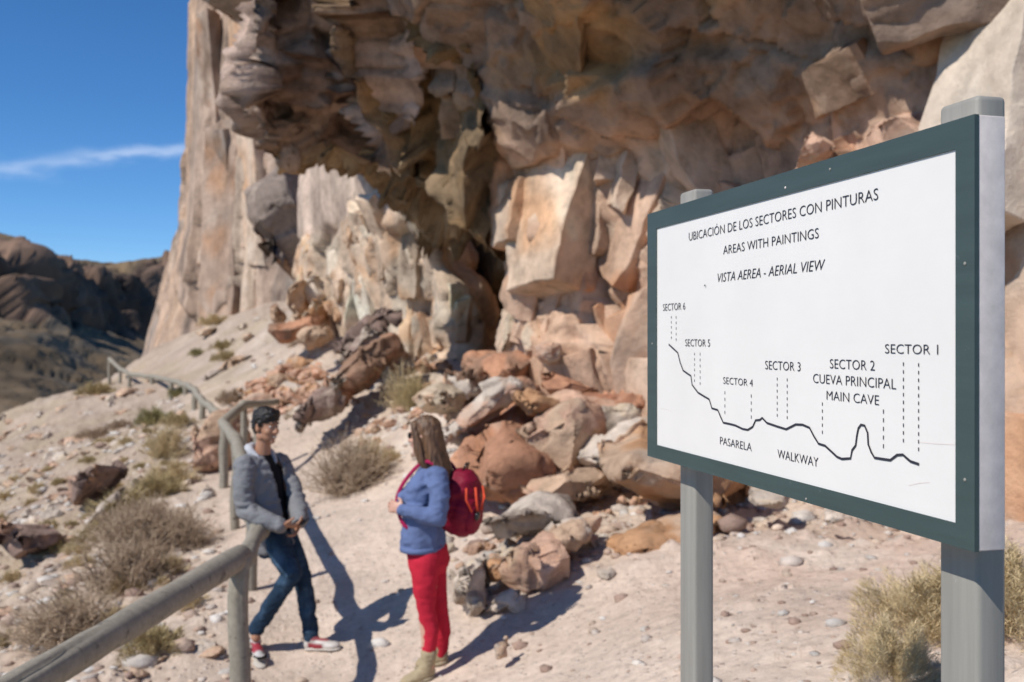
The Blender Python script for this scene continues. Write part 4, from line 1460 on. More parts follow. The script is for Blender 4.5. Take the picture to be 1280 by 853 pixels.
def twigs(name, n, rad, hgt, seed, width=0.004, sub=6):
    """open bush of forking twigs"""
    rng = np.random.default_rng(seed)
    V, Fc, K = [], [], []

    def stick(p, q, w, k):
        t = q - p
        s = np.cross(t, rng.normal(size=3))
        s *= w / (np.linalg.norm(s) + 1e-9)
        s2 = np.cross(t, s)
        s2 *= w / (np.linalg.norm(s2) + 1e-9)
        b = len(V)
        for pp, kk in ((p, 1.0), (q, 0.6)):
            V.extend([pp + s * kk, pp - 0.5 * s * kk + 0.87 * s2 * kk, pp - 0.5 * s * kk - 0.87 * s2 * kk])
        for j in range(3):
            Fc.append((b + j, b + (j + 1) % 3, b + 3 + (j + 1) % 3, b + 3 + j))
        K.extend([np.ones(3) * k] * 6)
    for i in range(n):
        a = rng.uniform(0, 2 * math.pi)
        e = rng.uniform(0.12, 1.35)
        l = rng.uniform(.65, 1.0)
        d = np.array((math.cos(a) * math.cos(e) * rad, math.sin(a) * math.cos(e) * rad, math.sin(e) * hgt)) * l
        p = np.array((rng.normal(0, .16) * rad, rng.normal(0, .16) * rad, 0))
        k = rng.uniform(.75, 1.2)
        m1 = p + d * 0.5 + rng.normal(0, .06, 3) * rad
        q = p + d
        stick(p, m1, width * 1.6, k)
        stick(m1, q, width, k)
        for j in range(sub):
            t = rng.uniform(.25, 1)
            o = (p + (m1 - p) * t * 2) if t < .5 else (m1 + (q - m1) * (t * 2 - 1))
            stick(o, o + (d / (np.linalg.norm(d) + 1e-9) * 0.5 + rng.normal(0, .6, 3)) * 0.22 * rad, width * 0.7, k * rng.uniform(.85, 1.15))
    return mesh_np(name, np.array(V), Fc, np.array(K))


PLANT = {}


def build_plants():
    T1 = blades('tussock', 3600, 0.5, 0.55, 0.0045, 1, 0.9, 0.85, 0.5)
    T2 = blades('tussock', 3600, 0.5, 0.45, 0.0048, 2, 1.1, 0.9, 0.4)
    T3 = blades('tussock', 2200, 0.5, 0.6, 0.004, 3, 0.9, 0.7, 0.6)
    SC = blades('scrub', 15000, 0.5, 0.7, 0.0020, 4, 0.9, 0.95, 0.20)
    W1 = twigs('twiggy_bush', 210, 0.5, 0.6, 4, 0.0045, 9)
    W2 = twigs('twiggy_bush', 180, 0.5, 0.5, 5, 0.0045, 9)
    W3 = twigs('twiggy_bush', 130, 0.5, 0.85, 6, 0.004, 8)

    def put(name, me, mat, px, py, d, w, h, label, cat, group=None, rz=0.0, dz=-0.02):
        """w, h: width and height in metres; (px, py) is where its foot meets the ground at about distance d"""
        m = PLANT.get((me.name, mat.name))
        if m is None:
            m = me.copy()
            m.materials.append(mat)
            PLANT[(me.name, mat.name)] = m
        o = bpy.data.objects.new(name, m)
        C.objects.link(o)
        x, y = (px - 640) / F * d, d
        o.location = (x, y, ground_z(x, y) + dz)
        o.rotation_euler = (0, 0, rz)
        base = {T1.name: .55, T2.name: .45, T3.name: .6, W1.name: .6, W2.name: .5, W3.name: .85, SC.name: .7}[me.name]
        o.scale = (w, w, h / base)
        tag(o, label, cat, group)
        return o
    # right foreground
    put('dry_bush', SC, M_STRAW, 1160, 0, 4.0, 0.72, 0.31, 'dry straw coloured bush left of the right sign post', 'bush')
    put('dry_bush', SC, M_STRAW, 1275, 0, 3.9, 0.85, 0.38, 'dry straw bush half cut by the right picture edge behind the right sign post', 'bush', rz=1.0)
    put('dry_bush', SC, M_STRAW, 1118, 0, 3.55, 0.42, 0.24, 'low dry tuft at the left front edge of the straw bush', 'bush', rz=2.0)
    put('grass_tuft', T2, M_OLIVE, 905, 858, 3.6, 0.14, 0.10, 'tiny olive tuft at the foot of the left sign post', 'grass tuft')
    # behind the people
    put('twiggy_bush', W1, M_TWIG, 436, 612, 11.6, 1.10, 0.72, 'large grey brown twiggy bush between the man and the woman', 'bush')
    put('twiggy_bush', W2, M_STRAW, 462, 600, 11.9, 0.7, 0.55, 'straw coloured bush growing in the right side of the twiggy bush between the two people', 'bush', rz=1.3)
    put('grass_tuft', T2, M_STRAW, 488, 566, 12.4, 0.32, 0.2, 'yellow tuft just left of the woman\'s chin on the slope', 'grass tuft')
    put('twiggy_bush', W3, M_STRAW, 508, 468, 15.5, 0.95, 0.85, 'upright straw coloured bush at the cliff foot above the woman', 'bush')
    put('twiggy_bush', W1, M_OLIVE, 520, 472, 15.2, 0.7, 0.5, 'olive twiggy bush at the foot of the upright straw coloured bush', 'bush', rz=2.0)
    # left slope
    put('cushion_shrub', T2, M_OLIVE, 190, 846, 6.9, 0.52, 0.24, 'olive yellow cushion shrub under the near rail, left of the end post', 'shrub')
    put('cushion_shrub', T2, M_STRAW, 232, 772, 7.9, 0.42, 0.16, 'straw cushion shrub under the near rail behind the end post', 'shrub', rz=1)
    put('cushion_shrub', T2, M_STRAW, 212, 722, 9.2, 0.42, 0.19, 'small straw cushion shrub above the middle of the near rail', 'shrub', rz=2)
    put('twiggy_bush', W2, M_TWIG, 160, 742, 9.0, 1.05, 0.50, 'broad grey twiggy bush just above the near rail', 'bush', rz=.4)
    put('twiggy_bush', W1, M_TWIG, 95, 790, 7.9, 1.2, 0.42, 'low grey twiggy bush behind the lower end of the near rail', 'bush', rz=2.6)
    put('twiggy_bush', W1, M_TWIG, 182, 690, 10.4, 1.25, 0.62, 'dark grey twiggy bush in the middle of the left slope', 'bush', rz=1.7)
    put('twiggy_bush', W2, M_TWIG, 228, 690, 10.4, 0.8, 0.42, 'small twiggy bush beside the post behind the man', 'bush', rz=2.2)
    put('cushion_shrub', T1, M_OLIVE, 158, 628, 12.8, 1.0, 0.36, 'green brown grass clump right of the plum boulder', 'shrub', rz=.8)
    put('cushion_shrub', T1, M_OLIVE, 196, 612, 13.4, 0.9, 0.36, 'olive grass clump at the middle of the diagonal band of grass', 'shrub', rz=1.9)
    put('cushion_shrub', T3, M_STRAW, 214, 598, 14.2, 0.85, 0.42, 'straw grass clump at the upper end of the diagonal band of grass', 'shrub', rz=2.9)
    put('cushion_shrub', T1, M_OLIVE, 132, 646, 12.0, 0.8, 0.27, 'olive grass clump at the lower end of the diagonal band of grass', 'shrub', rz=3.9)
    put('twiggy_bush', W1, M_TWIG, 175, 655, 11.6, 1.2, 0.50, 'brown twiggy bush under the diagonal band of grass', 'bush', rz=4.9)
    put('twiggy_bush', W2, M_STRAW, 208, 560, 16.5, 0.85, 0.60, 'pale straw bush on the slope left of the fence bend', 'bush', rz=.5)
    put('cushion_shrub', T2, M_GREEN, 192, 524, 21, 0.95, 0.42, 'round green shrub below the distant handrail', 'shrub')
    put('cushion_shrub', T2, M_OLIVE, 222, 520, 20.0, 0.8, 0.30, 'olive shrub right of the round green shrub below the distant handrail', 'shrub', rz=1)
    put('cushion_shrub', T2, M_TWIG, 150, 512, 24, 0.9, 0.30, 'grey shrub left of the round green shrub below the distant handrail', 'shrub', rz=2)
    put('cushion_shrub', T1, M_TWIG, 122, 526, 23, 1.1, 0.28, 'dark shrub on the slope far left of the distant handrail', 'shrub', rz=3)
    put('cushion_shrub', T2, M_OLIVE, 120, 476, 35, 1.5, 0.55, 'olive shrub on the skyline of the slope left of the far handrail end', 'shrub', rz=2)
    put('cushion_shrub', T2, M_GREEN, 228, 470, 29, 1.0, 0.35, 'green shrub just above the distant handrail', 'shrub', rz=3)
    put('cushion_shrub', T2, M_OLIVE, 278, 428, 33, 0.9, 0.38, 'olive shrub high on the slope under the tall cliff', 'shrub', rz=4)
    put('cushion_shrub', T2, M_GREEN, 246, 442, 34, 0.7, 0.30, 'small green shrub on the slope under the tall cliff', 'shrub', rz=5)
    put('cushion_shrub', T1, M_STRAW, 270, 408, 38, 1.6, 0.45, 'straw shrub against the foot of the tall cliff', 'shrub', rz=6)
    put('cushion_shrub', T2, M_OLIVE, 282, 452, 28, 0.9, 0.36, 'olive shrub at the upper edge of the grey ledge of rock', 'shrub', rz=1.5)
    put('cushion_shrub', T1, M_TWIG, 290, 500, 21, 0.8, 0.35, 'brown shrub on the slope above the fence bend', 'shrub', rz=2.5)
    rng = random.Random(12)
    k = 0
    while k < 60:
        px, d = rng.uniform(-10, 300), rng.uniform(6.8, 20)
        x, y = (px - 640) / F * d, d
        if trail_dist(x, y)[0] < 1.3:
            continue
        k += 1
        w = rng.uniform(.16, .42)
        put('grass_tuft', T2, rng.choice((M_STRAW, M_OLIVE, M_STRAW)), px, 0, d, w, w * rng.uniform(.35, .55), 'small dry grass tuft scattered on the slope left of the handrail', 'grass tuft', 'small grass tufts on the left slope', rng.uniform(0, 6))
    for m in (SC, T1, T2, T3, W1, W2, W3):
        bpy.data.meshes.remove(m)


build_plants()

# ------------------------------------------------------------------ handrails of grey logs
def log_material(name='weathered_grey_log'):
    m, nt, b = new_mat(name, 0.8, 0.25)
    oc = objcoord(nt, (1, 1, 1))
    n = noise_node(nt, oc, 26.0, 5, 0.7)
    g = noise_node(nt, oc, 4.0, 4, 0.6)
    c = mix(nt, g, (0.235, 0.21, 0.165), (0.335, 0.30, 0.24))
    c = mix(nt, 1.0, c, ramp(nt, n, [(0.3, 0.80), (0.65, 1.1)]), 'MULTIPLY')
    k = noise_node(nt, oc, 9.0, 6, 0.7, 0.8)
    c = mix(nt, ramp(nt, k, [(0.60, 0.0), (0.66, 0.8)]), c, (0.10, 0.085, 0.07))
    nt.links.new(c, b.inputs['Base Color'])
    bump(nt, b, mix(nt, 0.5, n, k), 0.5, 0.012)
    return m


M_LOG = log_material()


def log(name, a, b, ra, rb, parent, seed, sag=0.0, n=16):
    rng = random.Random(seed)
    a, b = Vector(a), Vector(b)
    k = max(int((b - a).length / 0.16), 5)
    pts, rad = [], []
    w = [rng.uniform(-1, 1) for _ in range(6)]
    for i in range(k + 1):
        t = i / k
        p = a.lerp(b, t)
        wob = 0.010 * (w[0] * math.sin(5 * t + w[1] * 3) + w[2] * math.sin(11 * t + w[3] * 3))
        p = p + Vector((wob, wob * .5, wob - sag * 4 * t * (1 - t)))
        pts.append(p)
        rad.append((ra + (rb - ra) * t) * (1 + 0.05 * math.sin(9 * t + w[4] * 6) + rng.uniform(-.055, .055)))
    # slightly rounded ends
    t0 = (pts[0] - pts[1]).normalized()
    t1 = (pts[-1] - pts[-2]).normalized()
    pts = [pts[0] + t0 * 0.02] + pts + [pts[-1] + t1 * 0.02]
    rad = [rad[0] * 0.8] + rad + [rad[-1] * 0.8]
    m = MB()
    n = max(n * 2, 24)
    m.tube(pts, rad, n)
    # drying cracks that wander along the log, and flattened knots
    nv = len(pts) * n
    v = np.array([tuple(x) for x in m.v])
    ctr = np.repeat(np.array([tuple(p) for p in pts]), n, 0)
    ang = np.tile(np.arange(n) / n * 2 * math.pi, len(pts))
    tt = np.repeat(np.linspace(0, 1, len(pts)), n)
    cut = np.zeros(nv)
    for j in range(4):
        a0 = rng.uniform(0, 6.28) + 0.35 * np.sin(tt * rng.uniform(3, 8) + j)
        on = sstep(np.sin(tt * rng.uniform(5, 11) + rng.uniform(0, 6)), -.2, .4)
        da = np.abs((ang - a0 + math.pi) % (2 * math.pi) - math.pi)
        cut = cut + on * np.exp(-(da / 0.13) ** 2) * rng.uniform(.12, .24)
    cut = cut + 0.035 * fbm(v[:nv] * 9, 1.0, 3, seed)
    v[:nv] = ctr + (v[:nv] - ctr) * (1 - cut)[:, None]
    m.v = [tuple(x) for x in v]
    return m.build(name, M_LOG, parent)


def build_handrail():
    R = lambda px, py, d: Vector(P(px, py, d))
    e = R(297, 698, 5.95)
    pts = [Vector((-2.02, 2.2, e.z - 0.01)), e, R(322, 663, 6.75), R(314, 606, 8.3), R(294, 551, 11.0), R(279, 528, 13.2), R(305, 506, 14.4), R(344, 503, 15.2)]
    root = empty('log_handrail', (e.x, e.y, ground_z(e.x, e.y)))
    tag(root, 'near grey log handrail beside the man, running out of the picture at lower left', 'handrail')
    o = root.location

    def rel(p):
        return Vector(p) - o
    radii = (0.074, 0.073, 0.070, 0.062, 0.066, 0.066, 0.058, 0.05)
    for i in range(len(pts) - 1):
        over = (pts[i + 1] - pts[i]).normalized() * 0.05          # the logs run past each other a little at each joint
        side = Vector((0.030, 0.02, -0.018)) if i == 1 else Vector((0, 0, 0))
        thin = 0.80 if i == 1 else 1.0
        log('rail', rel(pts[i] - over + side), rel(pts[i + 1] + over), radii[i] * 1.04 * thin, radii[i + 1] * 0.95 * thin, root, i, 0.0)
    for i, (p, r) in enumerate(((pts[1] + Vector((0.02, -0.02, -0.02)), 0.060), (pts[3], 0.052), (pts[4], 0.05), (pts[5] + Vector((0, .05, 0)), 0.062), (pts[6], 0.05), (pts[7] + Vector((-.25, -.1, 0)), 0.05), (Vector((-1.98, 2.7, pts[0].z)), 0.062))):
        g = ground_z(p.x, p.y)
        log('post', rel((p.x, p.y, g - 0.2)), rel((p.x, p.y, p.z - 0.01)), r * 1.05, r, root, 20 + i)


def build_far_handrail():
    R = lambda px, py, d: Vector(P(px, py, d))
    pts = [R(272, 516, 18.6), R(253, 502, 20.5), R(243, 487, 23), R(232, 481, 26), R(214, 476, 29), R(190, 471, 32), R(162, 468, 34.5), R(150, 461, 36.5), R(137, 449, 38.5)]
    root = empty('log_handrail', (pts[4].x, pts[4].y, ground_z(pts[4].x, pts[4].y)))
    tag(root, 'distant grey log handrail curving along the hillside below the tall cliff', 'handrail')
    o = root.location
    for i in range(len(pts) - 1):
        log('rail', pts[i] - o, pts[i + 1] - o, 0.075, 0.075, root, 40 + i, n=10)
    for i, p in enumerate(pts):
        g = ground_z(p.x, p.y)
        g = min(g, p.z - 0.45)
        log('post', Vector((p.x, p.y, g - 0.2)) - o, Vector((p.x, p.y, p.z - 0.02)) - o, 0.07, 0.065, root, 60 + i, n=10)


build_handrail()
build_far_handrail()

# ------------------------------------------------------------------ the sign
D1 = 1.5                                             # distance of the sign's near (right) end
UL = np.array((-0.258, 0.966, 0.0))                  # along the board, away from the lens
UL /= np.linalg.norm(UL)
NB = np.array((UL[1], -UL[0], 0.0))                  # through the board, away from its face


def on_sign(px, py):
    """photograph pixel -> (metres from the board's right end, height)"""
    q = (px - 640.0) / F
    s = (581.0 / F - q) / (-UL[0] + UL[1] * q)
    z = (HZ - py) / F * (1 + UL[1] * s) * D1
    return s * D1, CH + z


def wood_paint(name, rgb, rough=0.55, wear=(0.6, 0.6, 0.58), amount=0.25):
    m, nt, b = new_mat(name, rough, 0.3)
    oc = objcoord(nt, (2.5, 30, 30)) if name.startswith('board') else objcoord(nt, (40, 40, 2.2))
    n = noise_node(nt, oc, 1.0, 5, 0.65)
    c = mix(nt, 1.0, rgb, ramp(nt, n, [(0.3, 0.86), (0.7, 1.08)]), 'MULTIPLY')
    n2 = noise_node(nt, objcoord(nt), 26.0, 6, 0.7)
    c = mix(nt, ramp(nt, n2, [(0.66, 0.0), (0.73, amount)]), c, wear)
    nt.links.new(c, b.inputs['Base Color'])
    bump(nt, b, mix(nt, 0.4, n, n2), 0.35, 0.003)
    return m


M_POST = wood_paint('grey_post_paint', (0.290, 0.275, 0.240))
M_FRAME = wood_paint('board_frame_paint', (0.056, 0.082, 0.078), 0.5, (0.25, 0.28, 0.27), 0.30)
M_ENDGRAIN = wood_paint('board_edge_paint', (0.76, 0.67, 0.61), 0.7)
M_INK, _nt, _b = new_mat('sign_ink', 0.6, 0.2)
_b.inputs['Base Color'].default_value = (0.035, 0.035, 0.045, 1)
M_WHITE, _nt, _b = new_mat('sign_white', 0.42, 0.35)
_oc = objcoord(_nt)
_n = noise_node(_nt, _oc, 3.0, 5, 0.6)
_c = mix(_nt, 1.0, (0.79, 0.755, 0.705), ramp(_nt, _n, [(0.3, 0.95), (0.7, 1.02)]), 'MULTIPLY')
_n2 = noise_node(_nt, _oc, 45.0, 4, 0.6)
_c = mix(_nt, ramp(_nt, _n2, [(0.72, 0.0), (0.80, 0.10)]), _c, (0.55, 0.52, 0.47))
_nt.links.new(_c, _b.inputs['Base Color'])
_wv = noise_node(_nt, objcoord(_nt, (4, 1, 50)), 1.0, 3, 0.5)
bump(_nt, _b, _wv, 0.12, 0.002)


def build_sign():
    sL, _ = on_sign(811, 420)
    zt = CH + 0.3365
    zb = CH - 0.3235
    rz = math.atan2(-UL[1], -UL[0])                  # local x runs to the viewer's right, local y away from the face
    org = np.array((581.0 / F * D1, D1, 0.0)) + UL * sL    # left front edge of the board
    mid = org - UL * sL * 0.5 + NB * 0.07
    gz = ground_z(float(mid[0]), float(mid[1]))
    root = empty('information_sign', (org[0], org[1], gz), rz)
    tag(root, 'white information board with dark green border on two grey wooden posts', 'sign')
    L = sL
    lx = lambda px, py=420: L - on_sign(px, py)[0]
    lz = lambda px, py: on_sign(px, py)[1] - gz
    T, B_ = zt - gz, zb - gz
    th = 0.048
    x0, x1 = lx(822), lx(1197)
    w0, w1 = lz(1197, 187), lz(1197, 654)
    # wooden board, its raw grey edges showing at the end
    MB().box((L / 2, th / 2 + 0.004, (T + B_) / 2), (L - 0.001, th, T - B_ - 0.001)).build('board', M_ENDGRAIN, root, True, 0.002)
    # painted border, four strips butted end to end
    f = MB()
    f.box((x0 / 2, 0.0, (T + B_) / 2), (x0, 0.008, T - B_))
    f.box(((x1 + L) / 2, 0.0, (T + B_) / 2), (L - x1, 0.008, T - B_))
    f.box(((x0 + x1) / 2, 0.0, (w0 + T) / 2), (x1 - x0, 0.0078, T - w0))
    f.box(((x0 + x1) / 2, 0.0, (w1 + B_) / 2), (x1 - x0, 0.0078, w1 - B_))
    f.build('border', M_FRAME, root, False)
    MB().box(((x0 + x1) / 2, 0.002, (w0 + w1) / 2), (x1 - x0, 0.006, w0 - w1)).build('face_panel', M_WHITE, root, False)
    # posts behind the board
    top = CH + 0.385 - gz
    for px in (1222.0, 868.0):
        # right front corner of the post stands th behind the face
        q = (px - 640.0) / F
        base = np.array((581.0 / F, 1.0)) * D1 + NB[:2] * (th + 0.006)
        s = (base[0] - q * base[1]) / (q * UL[1] - UL[0])
        xr = L - s
        wid, dep = 0.092, 0.056
        wx = org + (-UL) * (xr - wid / 2) + NB * (th + dep / 2)
        g = ground_z(float(wx[0]), float(wx[1])) - gz
        m = MB().box((xr - wid / 2, th + 0.006 + dep / 2, (top + g - 0.25) / 2), (wid, dep, top - g + 0.25))
        m.build('post', M_POST, root, True, 0.009)
        hb = MB()
        for zz in (T - 0.10, B_ + 0.10):
            hb.tube([(xr - wid / 2, th + 0.006 + dep - 0.001, zz), (xr - wid / 2, th + 0.006 + dep + 0.008, zz)], 0.009, 6)
        hb.build('bolt', M_FRAME, root)
    # lettering: (words, left px, left baseline, right px, right baseline, cap height px at right, italic)
    TX = (("UBICACIÓN DE LOS SECTORES CON PINTURAS", 862, 300.6, 1099, 250.7, 15.7, 0),
          ("AREAS WITH PAINTINGS", 905, 317.5, 1024.5, 298.7, 13.7, 0),
          ("VISTA AEREA - AERIAL VIEW", 898, 352, 1032.5, 338.9, 14.6, .22),
          ("SECTOR 6", 829.6, 388, 857.4, 388, 9.6, 0), ("SECTOR 5", 857.4, 433, 888.5, 433.4, 9.8, 0),
          ("SECTOR 4", 905, 480.6, 942, 482.6, 9.6, 0), ("SECTOR 3", 957.5, 462, 1001.7, 464, 12.2, 0),
          ("SECTOR 2", 1038.5, 461, 1094.7, 463, 13.4, 0), ("CUEVA PRINCIPAL", 1017.5, 478.6, 1121.4, 486.9, 14.0, 0),
          ("MAIN CAVE", 1034.4, 500, 1100, 506.4, 13.2, 0), ("SECTOR 1", 1107.5, 441.8, 1174, 443.5, 13.4, 0),
          ("PASARELA", 901, 557, 940.6, 562.6, 10.8, 0), ("WALKWAY", 973, 573.5, 1024, 583, 12.6, 0))
    for (txt, ax, ay, bx, by, cap, it) in TX:
        xa, za = lx(ax), lz(ax, ay)
        xb, zb_ = lx(bx), lz(bx, by)
        h = lz(bx, by - cap) - lz(bx, by)
        cu = bpy.data.curves.new('lettering', 'FONT')
        cu.body = txt
        cu.size = 1.0
        cu.shear = it
        cu.offset = -0.008
        cu.resolution_u = 3
        to = bpy.data.objects.new('lettering', cu)
        C.objects.link(to)
        me = evaluated_text(to)
        v = co_of(me)
        if len(v) == 0:
            continue
        caph = 0.729
        v[:, 0] = xa + (v[:, 0] - v[:, 0].min()) / (v[:, 0].max() - v[:, 0].min()) * (xb - xa)
        zz = (za + zb_) / 2 + v[:, 1] / caph * h
        me2 = v.copy()
        me2[:, 1] = -0.0022
        me2[:, 2] = zz
        set_co(me, me2)
        link('lettering', me, M_INK, root)
    # the walkway line and the dashed leaders
    z2 = lambda x, y: (800 + x / 2.667, 380 + y / 2.667)
    path = [(98, 135), (112, 148), (128, 163), (136, 195), (146, 222), (160, 232), (172, 240), (176, 270), (196, 296), (214, 307), (233, 318), (242, 348), (262, 354), (270, 374), (280, 396), (300, 400), (320, 405), (345, 417),
            (362, 420), (378, 410), (388, 388), (402, 387), (410, 380), (426, 397), (458, 408), (490, 418), (522, 402), (545, 403), (568, 413), (582, 440), (598, 466), (620, 473), (646, 497), (660, 510), (676, 517), (705, 515), (710, 488), (722, 472), (726, 440), (731, 415),
            (740, 403), (752, 406), (762, 430), (764, 468), (774, 494), (785, 513), (810, 517), (838, 521), (860, 504), (880, 503), (892, 514), (905, 525), (934, 535)]
    pts = [z2(*q) for q in path]
    pts = [(lx(a, b), lz(a, b)) for a, b in pts]
    MB().ribbon(pts, 0.0046, -0.0022).build('map_line', M_INK, root, False)
    for (a, y0, y1) in ((840, 395, 427), (846, 395, 430), (869, 441, 481), (876, 441, 485), (907, 489, 522), (940, 493, 528), (972.5, 472, 525), (985, 473, 528),
                        (1029, 503, 547), (1105.5, 512, 566), (1130.5, 453, 558), (1149.5, 454, 569)):
        x = lx(a, (y0 + y1) / 2)
        za, zc = lz(a, y0), lz(a, y1)
        m = MB()
        n = max(int((za - zc) / 0.0125), 3)
        for i in range(n):
            t0 = za + (zc - za) * (i / n)
            t1 = za + (zc - za) * ((i + 0.48) / n)
            m.add([(x - 0.0011, -0.0022, t0), (x + 0.0011, -0.0022, t0), (x + 0.0011, -0.0022, t1), (x - 0.0011, -0.0022, t1)], [(0, 3, 2, 1)])
        m.build('dashed_leader', M_INK, root, False)
    # nail heads and specks of dirt on the paint
    for (px, py, r, mm) in ((984, 235, .0028, M_ENDGRAIN), (883, 357, .0022, M_FRAME), (1209, 330, .003, M_POST), (1209, 600, .003, M_POST), (817, 430, .003, M_POST), (1010, 624, .003, M_POST), (1040, 212, .003, M_POST)):
        c = (lx(px, py), -0.0042, lz(px, py))
        MB().ball(c, (r, .0016, r), 8, 5).build('nail_head', mm, root)
    # small old cracks in the paint where two boards meet
    for pp in (((1150, 553), (1172, 555), (1198, 556)), ((826, 511), (834, 512), (840, 515)), ((1137, 607), (1150, 604), (1163, 603))):
        q = [(lx(a, b), lz(a, b)) for a, b in pp]
        MB().ribbon(q, 0.0014, -0.0014).build('paint_crack', M_ENDGRAIN, root, False)


def evaluated_text(o):
    dg = bpy.context.evaluated_depsgraph_get()
    me = bpy.data.meshes.new_from_object(o.evaluated_get(dg))
    cu = o.data
    bpy.data.objects.remove(o)
    bpy.data.curves.remove(cu)
    me.name = 'lettering'
    return me


def _ribbon(s, pts, w, y):
    """flat painted line through (x, z) points, mitred"""
    p = np.array(pts)
    t = np.gradient(p, axis=0)
    t /= np.linalg.norm(t, axis=1)[:, None]
    n = np.stack((-t[:, 1], t[:, 0]), 1) * w / 2
    v, f = [], []
    for a, b in zip(p, n):
        v += [(a[0] + b[0], y, a[1] + b[1]), (a[0] - b[0], y, a[1] - b[1])]
    for i in range(len(p) - 1):
        f.append((2 * i, 2 * i + 1, 2 * i + 3, 2 * i + 2))
    return s.add(v, f)


MB.ribbon = _ribbon
build_sign()

# ------------------------------------------------------------------ people
def cloth(name, rgb, weave=260.0, rough=0.9, var=0.12, second=None):
    m, nt, b = new_mat(name, rough, 0.15)
    oc = objcoord(nt)
    n = noise_node(nt, oc, 9.0, 4, 0.6)
    c = mix(nt, 1.0, rgb, ramp(nt, n, [(0.3, 1 - var), (0.7, 1 + var * .6)]), 'MULTIPLY')
    if second:
        k = noise_node(nt, objcoord(nt, (1, 1, .5)), 6.0, 3, 0.6)
        c = mix(nt, ramp(nt, k, [(0.50, 0.0), (0.68, 0.75)]), c, second)
    nt.links.new(c, b.inputs['Base Color'])
    w = noise_node(nt, oc, weave, 2, 0.6)
    f = noise_node(nt, objcoord(nt, (1, 1, 1.6)), 16.0, 3, 0.55)
    bump(nt, b, mix(nt, 0.25, f, w), 0.5, 0.012)
    return m


def skin(name, rgb):
    m, nt, b = new_mat(name, 0.5, 0.35)
    n = noise_node(nt, objcoord(nt), 30.0, 4, 0.6)
    c = mix(nt, 1.0, rgb, ramp(nt, n, [(0.3, 0.92), (0.7, 1.05)]), 'MULTIPLY')
    nt.links.new(c, b.inputs['Base Color'])
    b.inputs['Subsurface Weight'].default_value = 0.12
    b.inputs['Subsurface Radius'].default_value = (0.01, 0.004, 0.002)
    return m


M_SKIN_M = skin('tan_skin', (0.40, 0.205, 0.125))
M_SKIN_W = skin('fair_skin', (0.56, 0.32, 0.235))
M_HOODIE = cloth('grey_marl', (0.205, 0.205, 0.212))
M_LINING = cloth('pale_hood_lining', (0.46, 0.46, 0.48))
M_TEE = cloth('black_cotton', (0.012, 0.012, 0.014))
M_JEANS = cloth('blue_denim', (0.020, 0.042, 0.075), 300, 0.85, 0.25, (0.075, 0.135, 0.21))
M_BLUE = cloth('blue_fleece', (0.120, 0.162, 0.300))
M_RED = cloth('red_trousers', (0.50, 0.022, 0.045))
M_BOOT = cloth('beige_suede', (0.37, 0.30, 0.19))
M_SOLE = cloth('shoe_sole', (0.50, 0.46, 0.40))
M_PACK = cloth('crimson_nylon', (0.20, 0.008, 0.028), 300, 0.5)
M_PINK = cloth('magenta_strap', (0.36, 0.012, 0.075), 300, 0.6)
M_ZIP = cloth('orange_cord', (0.75, 0.09, 0.04), 300, 0.6)
M_DARK, _nt, _b = new_mat('dark_glossy', 0.25, 0.5)
_b.inputs['Base Color'].default_value = (0.012, 0.012, 0.014, 1)
M_EYE, _nt, _b = new_mat('eye_white', 0.3, 0.5)
_b.inputs['Base Color'].default_value = (0.6, 0.57, 0.54, 1)
M_TEETH, _nt, _b = new_mat('teeth', 0.4, 0.5)
_b.inputs['Base Color'].default_value = (0.70, 0.66, 0.58, 1)
M_LIP, _nt, _b = new_mat('lips', 0.5, 0.4)
_b.inputs['Base Color'].default_value = (0.30, 0.10, 0.08, 1)


def hair_mat(name, a, b_):
    m, nt, b = new_mat(name, 0.45, 0.4)
    n = noise_node(nt, objcoord(nt, (60, 60, 4)), 1.0, 4, 0.6)
    nt.links.new(mix(nt, ramp(nt, n, [(0.35, 0.0), (0.7, 1.0)]), a, b_), b.inputs['Base Color'])
    bump(nt, b, n, 0.8, 0.01)
    return m


M_HAIR_M = hair_mat('black_hair', (0.008, 0.006, 0.005), (0.018, 0.013, 0.010))
M_HAIR_W = hair_mat('brown_hair', (0.050, 0.026, 0.014), (0.20, 0.105, 0.052))
M_SNEAK, _nt, _b = new_mat('sneaker_leather', 0.5, 0.4)
_nt.links.new(attr_col(_nt), _b.inputs['Base Color'])


class Frame:
    """a person's own axes: r to their right, f ahead, u up"""
    def __init__(s, f, u=(0, 0, 1)):
        s.f = Vector(f).normalized()
        u = Vector(u).normalized()
        s.r = s.f.cross(u).normalized()
        s.u = s.r.cross(s.f).normalized()

    def at(s, o, r, f, u):
        return Vector(o) + s.r * r + s.f * f + s.u * u

    def axes(s):
        return (s.r, s.f, s.u)


def add_head(mb, fr, o, female=False):
    A = fr.axes()
    k = 0.96 if female else 1.0
    E = lambda c, r: mb.ball(fr.at(o, *[x * k for x in c]), [x * k for x in r], 18, 12, A)
    E((0, -.012, .035), (.074, .094, .092))
    E((0, .030, -.010), (.062, .062, .080))
    E((0, .030, -.055), (.050 if female else .055, .058, .052))
    E((0, .070, -.090), (.022, .022, .018))
    for s in (-1, 1):
        E((s * .033, .058, -.022), (.027, .030, .027))
        E((s * .074, -.004, -.004), (.011, .020, .030))
        E((s * .045, .0, -.060), (.020, .040, .030))
    E((0, .078, .036), (.050, .018, .012))
    mb.capsule(fr.at(o, 0, .088 * k, .022 * k), fr.at(o, 0, .108 * k, -.022 * k), .010 * k, .0155 * k, 10)
    for s in (-1, 1):
        E((s * .012, .096, -.025), (.010, .012, .009))
    E((0, .086, -.050), (.024, .012, .007))
    E((0, .084, -.062), (.021, .012, .008))


